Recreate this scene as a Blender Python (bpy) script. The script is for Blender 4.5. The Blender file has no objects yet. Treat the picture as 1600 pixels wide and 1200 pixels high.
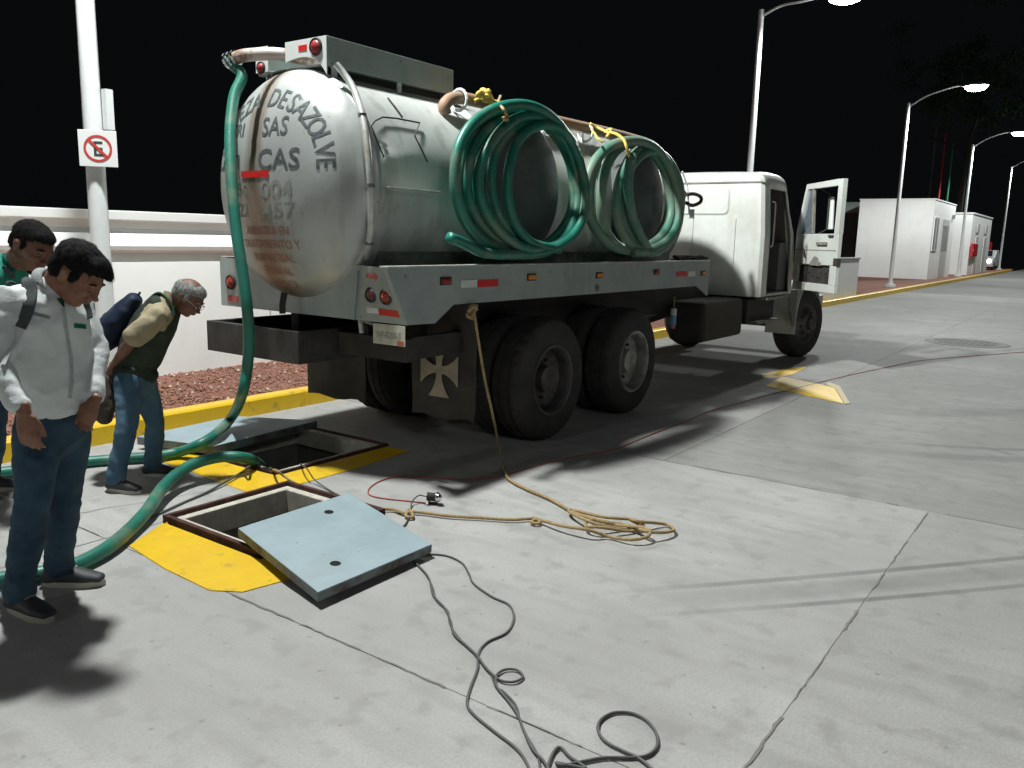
import bpy, bmesh, math, random
import numpy as np
from mathutils import Vector, Matrix, noise
R_ = math.radians
random.seed(7)
S = bpy.context.scene
COL = S.collection

# ------------------------------------------------------------------ camera
F = 1281.0; H = 1.6
def _n(a): return a/np.linalg.norm(a)
d1 = _n(np.array([940., -206., F])); d2 = np.array([-1805., -270., F])
d2 = _n(d2-d1*d1.dot(d2)); d3 = np.cross(d2, d1)
if d3[1] > 0: d3 = -d3
RM = np.array([d1, d2, d3]); CP = np.array([0, 0, H])
def ray(u, v): return RM@np.array([u-800., v-600., F])
def PZ(u, v, z=0.0): r = ray(u, v); return Vector(CP+r*(z-H)/r[2])
def PY(u, v, y): r = ray(u, v); return Vector(CP+r*y/r[1])
def PX(u, v, x): r = ray(u, v); return Vector(CP+r*x/r[0])
def PD(u, v, d): return Vector(CP+ray(u, v)*d/F)
RT = Vector(RM[:, 0]); TW = -Vector((RM[0, 2], RM[1, 2], 0)).normalized(); UP = Vector((0, 0, 1))
RT = Vector((RT.x, RT.y, 0)).normalized()
cam = bpy.data.cameras.new('camera'); cam.sensor_width = 36; cam.lens = F/1600*36
cam.clip_start = 0.05; cam.clip_end = 2000
co = bpy.data.objects.new('camera', cam); COL.objects.link(co)
m = Matrix.Identity(4)
for i in range(3):
    m[i][0] = RM[i, 0]; m[i][1] = -RM[i, 1]; m[i][2] = -RM[i, 2]
m[2][3] = H
co.matrix_world = m
S.camera = co

# ------------------------------------------------------------------ night sky
w = bpy.data.worlds.new('World'); S.world = w; w.use_nodes = True
bg = w.node_tree.nodes['Background']
bg.inputs[0].default_value = (0.70, 0.85, 1.0, 1); bg.inputs[1].default_value = 0.0035
S.view_settings.view_transform = 'Standard'; S.view_settings.look = 'None'
S.view_settings.exposure = 0.0; S.view_settings.gamma = 1.0; S.view_settings.use_curve_mapping = False
LAMP_W = 2050.0      # power of each street luminaire
FILL_W = 95.0       # added fill lamps, unseen, on the camera's side

# ------------------------------------------------------------------ materials
MATS = {}
def mat(name, col, rough=0.6, metal=0.0, col2=None, scale=6.0, detail=6, lo=0.35, hi=0.65, bump=0.0, bscale=None,
        emit=None, estr=0.0, stretch=(1, 1, 1), world=False, spec=0.5, trans=0.0, coat=0.0, fine=0.0):
    if name in MATS: return MATS[name]
    m = bpy.data.materials.new(name); m.use_nodes = True; nt = m.node_tree; N = nt.nodes; L = nt.links
    b = N['Principled BSDF']
    c = (*col, 1)
    b.inputs['Base Color'].default_value = c; b.inputs['Roughness'].default_value = rough
    b.inputs['Metallic'].default_value = metal; b.inputs['Specular IOR Level'].default_value = spec
    b.inputs['Transmission Weight'].default_value = trans; b.inputs['Coat Weight'].default_value = coat
    if emit: b.inputs['Emission Color'].default_value = (*emit, 1); b.inputs['Emission Strength'].default_value = estr
    if world:
        g = N.new('ShaderNodeNewGeometry'); src = g.outputs['Position']
    else:
        g = N.new('ShaderNodeTexCoord'); src = g.outputs['Object']
    mp = N.new('ShaderNodeMapping'); mp.inputs['Scale'].default_value = stretch; L.new(src, mp.inputs[0])
    m['src'] = 1
    if col2:
        t = N.new('ShaderNodeTexNoise'); t.inputs['Scale'].default_value = scale; t.inputs['Detail'].default_value = detail
        t.inputs['Roughness'].default_value = 0.65
        L.new(mp.outputs[0], t.inputs['Vector'])
        r = N.new('ShaderNodeMapRange'); r.inputs[1].default_value = lo; r.inputs[2].default_value = hi
        L.new(t.outputs[0], r.inputs[0])
        x = N.new('ShaderNodeMix'); x.data_type = 'RGBA'; x.name = 'basemix'
        x.inputs[6].default_value = c; x.inputs[7].default_value = (*col2, 1)
        L.new(r.outputs[0], x.inputs[0]); L.new(x.outputs[2], b.inputs['Base Color'])
        rr = N.new('ShaderNodeMapRange'); rr.inputs[3].default_value = max(0, rough-0.1); rr.inputs[4].default_value = min(1, rough+0.12)
        L.new(t.outputs[0], rr.inputs[0]); L.new(rr.outputs[0], b.inputs['Roughness'])
    if bump > 0:
        t2 = N.new('ShaderNodeTexNoise'); t2.inputs['Scale'].default_value = bscale or scale*4; t2.inputs['Detail'].default_value = 5
        L.new(mp.outputs[0], t2.inputs['Vector'])
        bp = N.new('ShaderNodeBump'); bp.inputs['Strength'].default_value = bump; bp.inputs['Distance'].default_value = 0.01
        L.new(t2.outputs[0], bp.inputs['Height']); L.new(bp.outputs[0], b.inputs['Normal'])
    MATS[name] = m
    return m

def add_layer(m, factor_socket, col):
    """lays a further colour over a material's base colour where factor_socket is 1"""
    nt = m.node_tree; b = nt.nodes['Principled BSDF']
    x = nt.nodes.new('ShaderNodeMix'); x.data_type = 'RGBA'
    if b.inputs['Base Color'].is_linked: nt.links.new(b.inputs['Base Color'].links[0].from_socket, x.inputs[6])
    else: x.inputs[6].default_value = b.inputs['Base Color'].default_value
    x.inputs[7].default_value = (*col, 1)
    nt.links.new(factor_socket, x.inputs[0]); nt.links.new(x.outputs[2], b.inputs['Base Color'])
def mth(nt, op, a, b=None, c=None, clamp=False):
    n = nt.nodes.new('ShaderNodeMath'); n.operation = op; n.use_clamp = clamp
    for i, q in enumerate((a, b, c)):
        if q is None: continue
        if isinstance(q, (int, float)): n.inputs[i].default_value = q
        else: nt.links.new(q, n.inputs[i])
    return n.outputs[0]
def smooth01(nt, x, lo, hi):   # 1 below lo, 0 above hi
    n = nt.nodes.new('ShaderNodeMapRange'); n.interpolation_type = 'SMOOTHSTEP'
    n.inputs[1].default_value = lo; n.inputs[2].default_value = hi; n.inputs[3].default_value = 1; n.inputs[4].default_value = 0
    nt.links.new(x, n.inputs[0]); return n.outputs[0]
def noise_s(nt, src, scale, detail=4, stretch=None):
    if stretch:
        mp = nt.nodes.new('ShaderNodeMapping'); mp.inputs['Scale'].default_value = stretch; nt.links.new(src, mp.inputs[0]); src = mp.outputs[0]
    t = nt.nodes.new('ShaderNodeTexNoise'); t.inputs['Scale'].default_value = scale; t.inputs['Detail'].default_value = detail
    nt.links.new(src, t.inputs['Vector']); return t.outputs[0]

def concrete(name, a, b_, skid=True):
    m = mat(name, a, 0.82, 0, b_, scale=0.9, detail=9, lo=0.3, hi=0.72, bump=0.25, bscale=55, world=True)
    nt = m.node_tree; g = nt.nodes.new('ShaderNodeNewGeometry'); P = g.outputs['Position']
    # trowel streaks and small dark specks
    s1 = noise_s(nt, P, 1.0, 6, (3.2, 0.55, 1)); f1 = smooth01(nt, s1, 0.36, 0.58)
    add_layer(m, mth(nt, 'MULTIPLY', f1, 0.45), tuple(k*0.74 for k in a))
    s5 = noise_s(nt, P, 0.55, 4); add_layer(m, mth(nt, 'MULTIPLY', smooth01(nt, s5, 0.36, 0.62), 0.62), tuple(k*0.66 for k in a))
    s6 = noise_s(nt, P, 1.0, 7, (9, 1.6, 1)); add_layer(m, mth(nt, 'MULTIPLY', smooth01(nt, s6, 0.38, 0.56), 0.45), tuple(k*0.66 for k in a))
    s7 = noise_s(nt, P, 6.5, 6); add_layer(m, mth(nt, 'MULTIPLY', smooth01(nt, s7, 0.32, 0.47), 0.45), tuple(k*0.52 for k in a))
    s2 = noise_s(nt, P, 22, 2); f2 = smooth01(nt, s2, 0.24, 0.31)
    add_layer(m, mth(nt, 'MULTIPLY', f2, 0.7), tuple(k*0.42 for k in a))
    s4 = noise_s(nt, P, 3.1, 8); f4 = smooth01(nt, s4, 0.30, 0.50)
    add_layer(m, mth(nt, 'MULTIPLY', f4, 0.25), tuple(k*0.55 for k in a))
    s3 = noise_s(nt, P, 90, 2); f3 = mth(nt, 'MULTIPLY', smooth01(nt, s3, 0.38, 0.6), 0.30)
    add_layer(m, f3, tuple(k*0.6 for k in a))
    if skid:
        sp = nt.nodes.new('ShaderNodeSeparateXYZ'); nt.links.new(P, sp.inputs[0])
        grime = noise_s(nt, P, 2.3, 5)
        # tyre marks: bands along slightly curved lines x = x0 + k (y-y0) + q (y-y0)^2
        for x0, y0, k, q, wd, st in ((3.52, 1.38, -1.13, 0.05, 0.035, .5), (3.36, 1.17, -1.07, 0.06, 0.03, .5), (3.44, 1.28, -1.10, 0.05, .11, .28),
                                     (6.9, 1.2, -.35, .22, .10, .35), (7.3, 1.2, -.33, .22, .05, .4), (11.5, .5, -1.6, .2, .15, .4), (8.9, 1.2, -.9, .12, .22, .4), (13.4, 2.0, -2.2, .3, .2, .3)):
            dy = mth(nt, 'SUBTRACT', sp.outputs[1], y0)
            e = mth(nt, 'SUBTRACT', sp.outputs[0], mth(nt, 'ADD', mth(nt, 'MULTIPLY', dy, k), mth(nt, 'MULTIPLY', mth(nt, 'MULTIPLY', dy, dy), q)))
            e = mth(nt, 'ABSOLUTE', mth(nt, 'SUBTRACT', e, x0))
            f = smooth01(nt, e, wd*0.5, wd*1.5)
            lim = smooth01(nt, mth(nt, 'SUBTRACT', sp.outputs[1], y0), -0.4, 0.5)
            f = mth(nt, 'MULTIPLY', mth(nt, 'MULTIPLY', f, lim), mth(nt, 'MULTIPLY', grime, st*2.0), clamp=True)
            add_layer(m, f, (0.10, 0.105, 0.10))
    return m
M_CON = concrete('concrete_light', (0.475, 0.465, 0.45), (0.40, 0.392, 0.378))
M_CON2 = concrete('concrete_grey', (0.355, 0.35, 0.335), (0.28, 0.275, 0.262))
M_CON3 = concrete('concrete_mid', (0.42, 0.412, 0.395), (0.34, 0.333, 0.318))
M_BASE = mat('joint_filler', (0.13, 0.13, 0.12), 0.9, 0, (.36, .36, .34), scale=1.1, lo=.44, hi=.52, world=True)
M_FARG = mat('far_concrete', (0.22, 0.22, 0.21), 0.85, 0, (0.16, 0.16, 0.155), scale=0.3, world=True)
M_YEL = mat('yellow_paint', (0.80, 0.52, 0.015), 0.38, 0, (0.72, 0.45, 0.02), scale=5, bump=0.12, bscale=60, world=True)
_nt = M_YEL.node_tree; _g = _nt.nodes.new('ShaderNodeNewGeometry')
add_layer(M_YEL, mth(_nt, 'MULTIPLY', smooth01(_nt, noise_s(_nt, _g.outputs['Position'], 9, 6), 0.27, 0.40), .6), (0.34, 0.24, 0.05))
add_layer(M_YEL, mth(_nt, 'MULTIPLY', smooth01(_nt, noise_s(_nt, _g.outputs['Position'], 48, 2), 0.24, 0.30), .8), (0.16, 0.11, 0.04))
M_WHT = mat('white_render', (0.82, 0.83, 0.82), 0.8, 0, (0.77, 0.78, 0.77), scale=1.6, bump=0.15, bscale=40, world=True)
_nt = M_WHT.node_tree; _g = _nt.nodes.new('ShaderNodeNewGeometry')
add_layer(M_WHT, mth(_nt, 'MULTIPLY', smooth01(_nt, noise_s(_nt, _g.outputs['Position'], 1.5, 6, (3, 3, .6)), 0.28, 0.44), .22), (0.58, 0.57, 0.53))
M_WHT2 = mat('grey_render', (0.42, 0.43, 0.41), 0.85, 0, (0.36, 0.37, 0.35), scale=2, world=True)
M_SCORIA = mat('red_scoria', (0.30, 0.13, 0.09), 0.95, 0, (0.16, 0.07, 0.05), scale=18, detail=9, bump=0.9, bscale=45, world=True)
M_STONE = mat('scoria_stone', (0.42, 0.22, 0.16), 0.9, 0, (0.2, 0.1, 0.07), scale=30)
M_STONEL = mat('pale_stone', (0.62, 0.52, 0.42), 0.9)
M_POST = mat('post_paint', (0.72, 0.74, 0.74), 0.4, 0.0, (0.6, 0.62, 0.62), scale=3)
M_LENS = mat('lamp_lens', (1, 1, 1), 0.3, emit=(0.90, 1.0, 0.98), estr=90)
M_LAMPB = mat('lamp_housing', (0.35, 0.36, 0.36), 0.5)
M_RUST = mat('rusty_frame', (0.10, 0.035, 0.025), 0.85, 0.1, (0.04, 0.017, 0.013), scale=14, bump=0.4)
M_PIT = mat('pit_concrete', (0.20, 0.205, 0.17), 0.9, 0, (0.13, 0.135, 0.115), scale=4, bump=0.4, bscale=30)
M_CREAM = mat('cream_lip', (0.62, 0.58, 0.50), 0.85, 0, (0.45, 0.42, 0.36), scale=16)
M_LID = mat('lid_paint', (0.33, 0.42, 0.46), 0.55, 0.0, (0.27, 0.35, 0.385), scale=3.5, bump=0.1, bscale=30)
_nt = M_LID.node_tree; _g = _nt.nodes.new('ShaderNodeTexCoord')
add_layer(M_LID, mth(_nt, 'MULTIPLY', smooth01(_nt, noise_s(_nt, _g.outputs['Object'], 26, 3), 0.22, 0.31), .8), (0.16, 0.12, 0.09))
add_layer(M_LID, mth(_nt, 'MULTIPLY', smooth01(_nt, noise_s(_nt, _g.outputs['Object'], 1.6, 9, (1, 5, 1)), 0.34, 0.44), .35), (0.30, 0.33, 0.32))
M_LIDE = mat('lid_edge', (0.17, 0.20, 0.20), 0.6, 0.2, (0.09, 0.07, 0.055), scale=9, lo=.45, hi=.62)
M_HOSE = mat('green_hose', (0.012, 0.19, 0.135), 0.42, 0, (0.02, 0.13, 0.095), scale=5, bump=0.1, bscale=60)
_nt = M_HOSE.node_tree; _g = _nt.nodes.new('ShaderNodeTexCoord')
add_layer(M_HOSE, mth(_nt, 'MULTIPLY', smooth01(_nt, noise_s(_nt, _g.outputs['Object'], 3.2, 6), 0.36, 0.50), .55), (0.20, 0.24, 0.17))
M_HOSE2 = mat('faded_green_hose', (0.05, 0.22, 0.155), 0.5, 0, (0.12, 0.20, 0.15), scale=4)
_nt = M_HOSE2.node_tree; _g = _nt.nodes.new('ShaderNodeTexCoord')
add_layer(M_HOSE2, mth(_nt, 'MULTIPLY', smooth01(_nt, noise_s(_nt, _g.outputs['Object'], 2.7, 6), 0.38, 0.55), .6), (0.24, 0.27, 0.21))
M_BLK = mat('black_rubber', (0.018, 0.018, 0.018), 0.75, 0, (0.035, 0.033, 0.03), scale=5)
M_TYRE = mat('tyre_rubber', (0.028, 0.027, 0.026), 0.85, 0, (0.05, 0.046, 0.04), scale=6, bump=0.2, bscale=60)
M_CHAS = mat('chassis_black', (0.03, 0.029, 0.028), 0.7, 0.2, (0.055, 0.048, 0.042), scale=6)
M_BUMP = mat('bumper_steel', (0.07, 0.065, 0.062), 0.65, 0.3, (0.035, 0.032, 0.03), scale=5, bump=.2)
M_RIM = mat('dull_rim', (0.13, 0.13, 0.13), 0.55, 0.5, (0.07, 0.055, 0.045), scale=7)
M_RIML = mat('light_rim', (0.42, 0.42, 0.40), 0.45, 0.5, (0.2, 0.19, 0.17), scale=9)
M_BED = mat('bed_paint', (0.37, 0.415, 0.40), 0.5, 0.15, (0.29, 0.33, 0.32), scale=2.6, bump=.1, bscale=12)
_nt = M_BED.node_tree; _g = _nt.nodes.new('ShaderNodeTexCoord')
add_layer(M_BED, mth(_nt, 'MULTIPLY', smooth01(_nt, noise_s(_nt, _g.outputs['Object'], 2.6, 8, (3, 3, .6)), 0.32, 0.46), .25), (0.26, 0.24, 0.20))
add_layer(M_BED, mth(_nt, 'MULTIPLY', smooth01(_nt, noise_s(_nt, _g.outputs['Object'], 16, 3), 0.25, 0.33), .7), (0.16, 0.08, 0.045))
M_EDGE = mat('worn_edge', (0.62, 0.65, 0.63), 0.4, 0.3, (0.4, 0.38, 0.34), scale=8)
M_DECK = mat('deck_steel', (0.20, 0.22, 0.20), 0.6, 0.2, (0.07, 0.06, 0.05), scale=4)
M_RED = mat('red_reflector', (0.60, 0.02, 0.02), 0.35, emit=(1, .03, .03), estr=0.0)
M_REDF = mat('faded_red_paint', (0.47, 0.10, 0.08), 0.6)
M_WREF = mat('white_reflector', (0.62, 0.64, 0.62), 0.35)
M_AMB = mat('amber_lens', (0.75, 0.25, 0.02), 0.25)
M_RLENS = mat('dark_red_lens', (0.30, 0.035, 0.02), 0.2)
M_CAB = mat('cab_white', (0.55, 0.57, 0.54), 0.45, 0, (0.45, 0.46, 0.43), scale=2.2, coat=.05, bump=.08, bscale=9)
_nt = M_CAB.node_tree; _g = _nt.nodes.new('ShaderNodeTexCoord')
add_layer(M_CAB, mth(_nt, 'MULTIPLY', smooth01(_nt, noise_s(_nt, _g.outputs['Object'], 3.0, 8, (2, 2, .8)), 0.30, 0.45), .3), (0.38, 0.35, 0.30))
M_CABIN = mat('cab_interior', (0.10, 0.10, 0.095), 0.8)
M_TRIM = mat('dirty_trim', (0.24, 0.23, 0.20), 0.7, 0, (0.13, 0.12, 0.10), scale=8)
M_GLASS = mat('window_glass', (0.55, 0.65, 0.72), 0.05, 0, trans=0.85, spec=.5)
M_TEXT = mat('black_lettering', (0.035, 0.045, 0.05), 0.6, 0, (0.10, 0.12, 0.12), scale=22)
M_TEXTF = mat('faded_lettering', (0.20, 0.215, 0.205), 0.6, 0, (0.28, 0.29, 0.27), scale=30)
M_TEXTR = mat('red_lettering', (0.40, 0.13, 0.10), 0.6, 0, (0.36, 0.22, 0.17), scale=30)
M_ORNG = mat('rusty_pipe', (0.34, 0.19, 0.11), 0.7, 0.1, (0.30, 0.24, 0.19), scale=6)
M_TAN = mat('tan_rope', (0.46, 0.34, 0.17), 0.9, 0, (0.28, 0.19, 0.09), scale=60)
M_YROPE = mat('yellow_rope', (0.70, 0.52, 0.12), 0.85, 0, (0.5, 0.35, 0.08), scale=40)
M_REDC = mat('red_cord', (0.42, 0.10, 0.08), 0.6)
M_BLKC = mat('grey_cable', (0.085, 0.085, 0.082), 0.55)
M_CHROME = mat('bright_metal', (0.75, 0.76, 0.76), 0.18, 1.0)
M_PLATE = mat('plate_paper', (0.62, 0.60, 0.50), 0.6, 0, (0.5, 0.48, 0.4), scale=30)
M_CRS = mat('cross_paint', (0.50, 0.43, 0.33), 0.6, 0, (0.34, 0.29, 0.22), scale=14)
M_SIGN = mat('sign_white', (0.75, 0.76, 0.75), 0.4)
M_SIGNR = mat('sign_red', (0.55, 0.05, 0.05), 0.4)
M_SIGNK = mat('sign_black', (0.04, 0.05, 0.05), 0.5)

# tank: dull silver paint with runs, and the brown overflow streak down its rear head
def tankmat(name, streak):
    m = mat(name, (0.48, 0.50, 0.49) if streak else (0.60, 0.62, 0.60), 0.38, 0.30 if streak else .12, (0.39, 0.41, 0.40) if streak else (0.50, 0.52, 0.50), scale=1.8, detail=8, bump=.12, bscale=7)
    nt = m.node_tree; g = nt.nodes.new('ShaderNodeTexCoord'); P = g.outputs['Object']
    f = smooth01(nt, noise_s(nt, P, 2.3, 8, (2.6, 2.6, .5)), 0.36, 0.5)
    add_layer(m, mth(nt, 'MULTIPLY', f, .42), (0.27, 0.275, 0.25))
    f = smooth01(nt, noise_s(nt, P, 5, 7, (1.4, 1.4, .8)), 0.29, 0.37)
    add_layer(m, mth(nt, 'MULTIPLY', f, .28), (0.27, 0.21, 0.15))
    f = smooth01(nt, noise_s(nt, P, 30, 3), 0.24, 0.31)
    add_layer(m, mth(nt, 'MULTIPLY', f, .7), (0.13, 0.12, 0.10))
    if streak:
        gg = nt.nodes.new('ShaderNodeNewGeometry'); sp = nt.nodes.new('ShaderNodeSeparateXYZ'); nt.links.new(gg.outputs['Position'], sp.inputs[0])
        y, z = sp.outputs[1], sp.outputs[2]
        top = mth(nt, 'SUBTRACT', 2.62, z)                               # distance below the overflow
        yc = mth(nt, 'ADD', 4.60, mth(nt, 'MULTIPLY', top, -0.03))
        wob = mth(nt, 'MULTIPLY', mth(nt, 'SUBTRACT', noise_s(nt, P, 1.8, 6, (.3, .3, 1)), .5), .20)
        e = mth(nt, 'ABSOLUTE', mth(nt, 'SUBTRACT', y, mth(nt, 'ADD', yc, wob)))
        drip = noise_s(nt, P, 3, 6, (14, 14, .6))
        broad = mth(nt, 'MULTIPLY', smooth01(nt, e, .05, .34), mth(nt, 'MULTIPLY', smooth01(nt, z, 1.62, 2.1), mth(nt, 'ADD', .15, drip)))
        add_layer(m, mth(nt, 'MULTIPLY', broad, 1.0, clamp=True), (0.27, 0.165, 0.085))
        mid = mth(nt, 'MULTIPLY', smooth01(nt, e, .045, .12), mth(nt, 'ADD', .35, mth(nt, 'MULTIPLY', drip, .7)), clamp=True)
        add_layer(m, mth(nt, 'MULTIPLY', mid, .8), (0.20, 0.11, 0.05))
        core = mth(nt, 'MULTIPLY', smooth01(nt, e, .018, .042), smooth01(nt, mth(nt, 'MULTIPLY', z, -1), -2.12, -1.75), clamp=True)
        add_layer(m, mth(nt, 'MULTIPLY', core, .97), (0.014, 0.009, 0.006))
    return m
M_TANKH = tankmat('tank_head_paint', True); M_TANK = tankmat('tank_side_paint', False)

# ------------------------------------------------------------------ object helpers
OFF = {}
def tag(o, label=None, cat=None, group=None, kind=None):
    if label: o['label'] = label
    if cat: o['category'] = cat
    if group: o['group'] = group
    if kind: o['kind'] = kind
    return o
def thing(name, label, cat, loc=(0, 0, 0), group=None):
    o = bpy.data.objects.new(name, None); COL.objects.link(o); o.location = loc
    o.empty_display_size = 0.2
    OFF[o.name] = Vector(loc)
    return tag(o, label, cat, group)
def finish(o, parent):
    if parent is not None:
        o.parent = parent; OFF[o.name] = OFF[parent.name].copy()
    else: OFF[o.name] = Vector(o.location)
def obj(name, bm, m, parent=None, smooth=False, bevel=0.0, base=None, angle=40):
    """bm is in world coordinates"""
    me = bpy.data.meshes.new(name)
    off = OFF[parent.name] if parent is not None else Vector(base or (0, 0, 0))
    bmesh.ops.recalc_face_normals(bm, faces=bm.faces)
    bm.transform(Matrix.Translation(-off)); bm.to_mesh(me); bm.free()
    ms = m if isinstance(m, (list, tuple)) else [m]
    for q in ms: me.materials.append(q)
    o = bpy.data.objects.new(name, me); COL.objects.link(o)
    if smooth:
        for p in me.polygons: p.use_smooth = True
        if smooth != 'all':
            me.set_sharp_from_angle(angle=R_(angle))
    if bevel > 0:
        md = o.modifiers.new('Bevel', 'BEVEL'); md.width = bevel; md.segments = 2; md.limit_method = 'ANGLE'; md.angle_limit = R_(50)
    if parent is not None: finish(o, parent)
    else: o.location = off; OFF[o.name] = off.copy()
    return o
def B(): return bmesh.new()
def box(bm, x0, x1, y0, y1, z0, z1, mi=0):
    v = [bm.verts.new((x, y, z)) for x in (x0, x1) for y in (y0, y1) for z in (z0, z1)]
    for f in ((0, 1, 3, 2), (4, 6, 7, 5), (0, 4, 5, 1), (2, 3, 7, 6), (0, 2, 6, 4), (1, 5, 7, 3)):
        bm.faces.new([v[i] for i in f]).material_index = mi
    return bm
def prism(bm, pts, vec, mi=0):
    """closed polygon (world points) extruded by vec"""
    a = [bm.verts.new(p) for p in pts]; b = [bm.verts.new(Vector(p)+Vector(vec)) for p in pts]
    n = len(pts)
    bm.faces.new(a).material_index = mi; bm.faces.new(b[::-1]).material_index = mi
    for i in range(n): bm.faces.new((a[i], a[(i+1) % n], b[(i+1) % n], b[i])).material_index = mi
    return bm
def catmull(pts, n=8):
    P = [Vector(p) for p in pts]; P = [P[0]*2-P[1]]+P+[P[-1]*2-P[-2]]
    out = []
    for i in range(1, len(P)-2):
        for k in range(n):
            t = k/n; a, b, c, d = P[i-1:i+3]
            out.append(.5*((2*b)+(c-a)*t+(2*a-5*b+4*c-d)*t*t+(3*b-a-3*c+d)*t**3))
    out.append(P[-2]); return out
def tube(bm, pts, r, seg=10, closed=False, caps=True, mi=0, sx=1.0):
    P = [Vector(p) for p in pts]; n = len(P); rings = []
    t = (P[1]-P[0]).normalized(); up = Vector((0, 0, 1)) if abs(t.z) < .9 else Vector((1, 0, 0))
    s = t.cross(up).normalized()
    for i in range(n):
        t = (P[min(i+1, n-1)]-P[max(i-1, 0)])
        if closed: t = P[(i+1) % n]-P[i-1]
        t = t.normalized() if t.length > 1e-9 else Vector((0, 0, 1))
        s = (s-t*s.dot(t)).normalized(); u = t.cross(s)
        rr = r[i] if isinstance(r, (list, tuple)) else r
        rings.append([bm.verts.new(P[i]+(s*math.cos(a)*sx+u*math.sin(a))*rr) for a in (2*math.pi*k/seg for k in range(seg))])
    for i in range(n if closed else n-1):
        a, b = rings[i], rings[(i+1) % n]
        for k in range(seg): bm.faces.new((a[k], a[(k+1) % seg], b[(k+1) % seg], b[k])).material_index = mi
    if caps and not closed:
        bm.faces.new(rings[0][::-1]).material_index = mi; bm.faces.new(rings[-1]).material_index = mi
    return bm
def lathe(bm, prof, c, axis='Y', seg=48, mod=None, mi=0, close=False):
    """prof = [(radius, offset along axis)]"""
    c = Vector(c); rings = []
    for k in range(seg):
        a = 2*math.pi*k/seg; ring = []
        for j, (r, h) in enumerate(prof):
            rr = r*(mod(k, j) if mod else 1)
            if axis == 'Y': p = Vector((rr*math.cos(a), h, rr*math.sin(a)))
            elif axis == 'X': p = Vector((h, rr*math.cos(a), rr*math.sin(a)))
            else: p = Vector((rr*math.cos(a), rr*math.sin(a), h))
            ring.append(bm.verts.new(c+p))
        rings.append(ring)
    m_ = len(prof)
    for k in range(seg):
        a, b = rings[k], rings[(k+1) % seg]
        for j in range(m_ if close else m_-1):
            f = bm.faces.new((a[j], a[(j+1) % m_], b[(j+1) % m_], b[j])); f.material_index = mi
    bmesh.ops.remove_doubles(bm, verts=[v for r in rings for v in r], dist=1e-5)
    return bm
def disc(bm, c, r, axis, h, seg=24, mi=0):
    return lathe(bm, [(0.0001, 0), (r, 0), (r, h), (0.0001, h)], c, axis, seg, mi=mi)
def text_pts(s, size=1.0):
    """flat triangulated text as (verts, tris) centred horizontally, baseline 0"""
    cu = bpy.data.curves.new('t', 'FONT'); cu.body = s; cu.size = size; cu.align_x = 'CENTER'; cu.resolution_u = 3
    cu.offset = 0.012*size
    o = bpy.data.objects.new('t', cu); COL.objects.link(o)
    dg = bpy.context.evaluated_depsgraph_get(); dg.update()
    me = bpy.data.meshes.new_from_object(o.evaluated_get(dg))
    bm = bmesh.new(); bm.from_mesh(me); bmesh.ops.triangulate(bm, faces=bm.faces)
    for _ in range(2):
        lg = [e for e in bm.edges if e.calc_length() > 0.22*size]
        if lg: bmesh.ops.subdivide_edges(bm, edges=lg, cuts=1); bmesh.ops.triangulate(bm, faces=bm.faces)
    V = [v.co.copy() for v in bm.verts]; bm.verts.index_update()
    T = [[v.index for v in f.verts] for f in bm.faces]
    bm.free(); bpy.data.objects.remove(o); bpy.data.curves.remove(cu); bpy.data.meshes.remove(me)
    return V, T
def put_text(bm, s, size, fn, mi=0):
    V, T = text_pts(s, size); vs = [bm.verts.new(fn(v.x, v.y)) for v in V]
    for t in T:
        try: bm.faces.new([vs[i] for i in t]).material_index = mi
        except ValueError: pass

# ------------------------------------------------------------------ ground
KY = 5.98                                    # street face of the kerb
HOLES = [(3.40, 4.36, 4.37, 5.33), (2.44, 3.20, 3.26, 4.02)]     # the two open chambers
def sheet_with_holes(bm, x0, x1, y0, y1, z, thick):
    xs = sorted({x0, x1}|{a for h in HOLES for a in h[:2] if x0 < a < x1}); ys = sorted({y0, y1}|{a for h in HOLES for a in h[2:] if y0 < a < y1})
    def solid(i, j):
        if i < 0 or j < 0 or i >= len(xs)-1 or j >= len(ys)-1: return False
        cx, cy = (xs[i]+xs[i+1])/2, (ys[j]+ys[j+1])/2
        return not any(h[0] < cx < h[1] and h[2] < cy < h[3] for h in HOLES)
    for i in range(len(xs)-1):
        for j in range(len(ys)-1):
            if not solid(i, j): continue
            a, b, c, d = xs[i], xs[i+1], ys[j], ys[j+1]
            bm.faces.new([bm.verts.new(p) for p in ((a, c, z), (b, c, z), (b, d, z), (a, d, z))])
            if thick:
                for cond, p, q in ((solid(i-1, j), (a, c), (a, d)), (solid(i+1, j), (b, c), (b, d)), (solid(i, j-1), (a, c), (b, c)), (solid(i, j+1), (a, d), (b, d))):
                    if not cond: bm.faces.new([bm.verts.new(v) for v in ((*p, z), (*q, z), (*q, z-thick), (*p, z-thick))])
    return bm
bm = sheet_with_holes(B(), -30, 140, -60, KY+.02, -0.0022, 0); GROUND = obj('yard_ground', bm, M_BASE); tag(GROUND, kind='structure')
GX = [2.08+3.37*k for k in range(-5, 10)]; GYA = [0.73+3.37*k for k in range(-6, 2)]+[KY]; GYB = [GYA[0]]+[-.85+3.37*k for k in range(-5, 2)]+[KY]; GY = GYA
g = 0.0026
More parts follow.
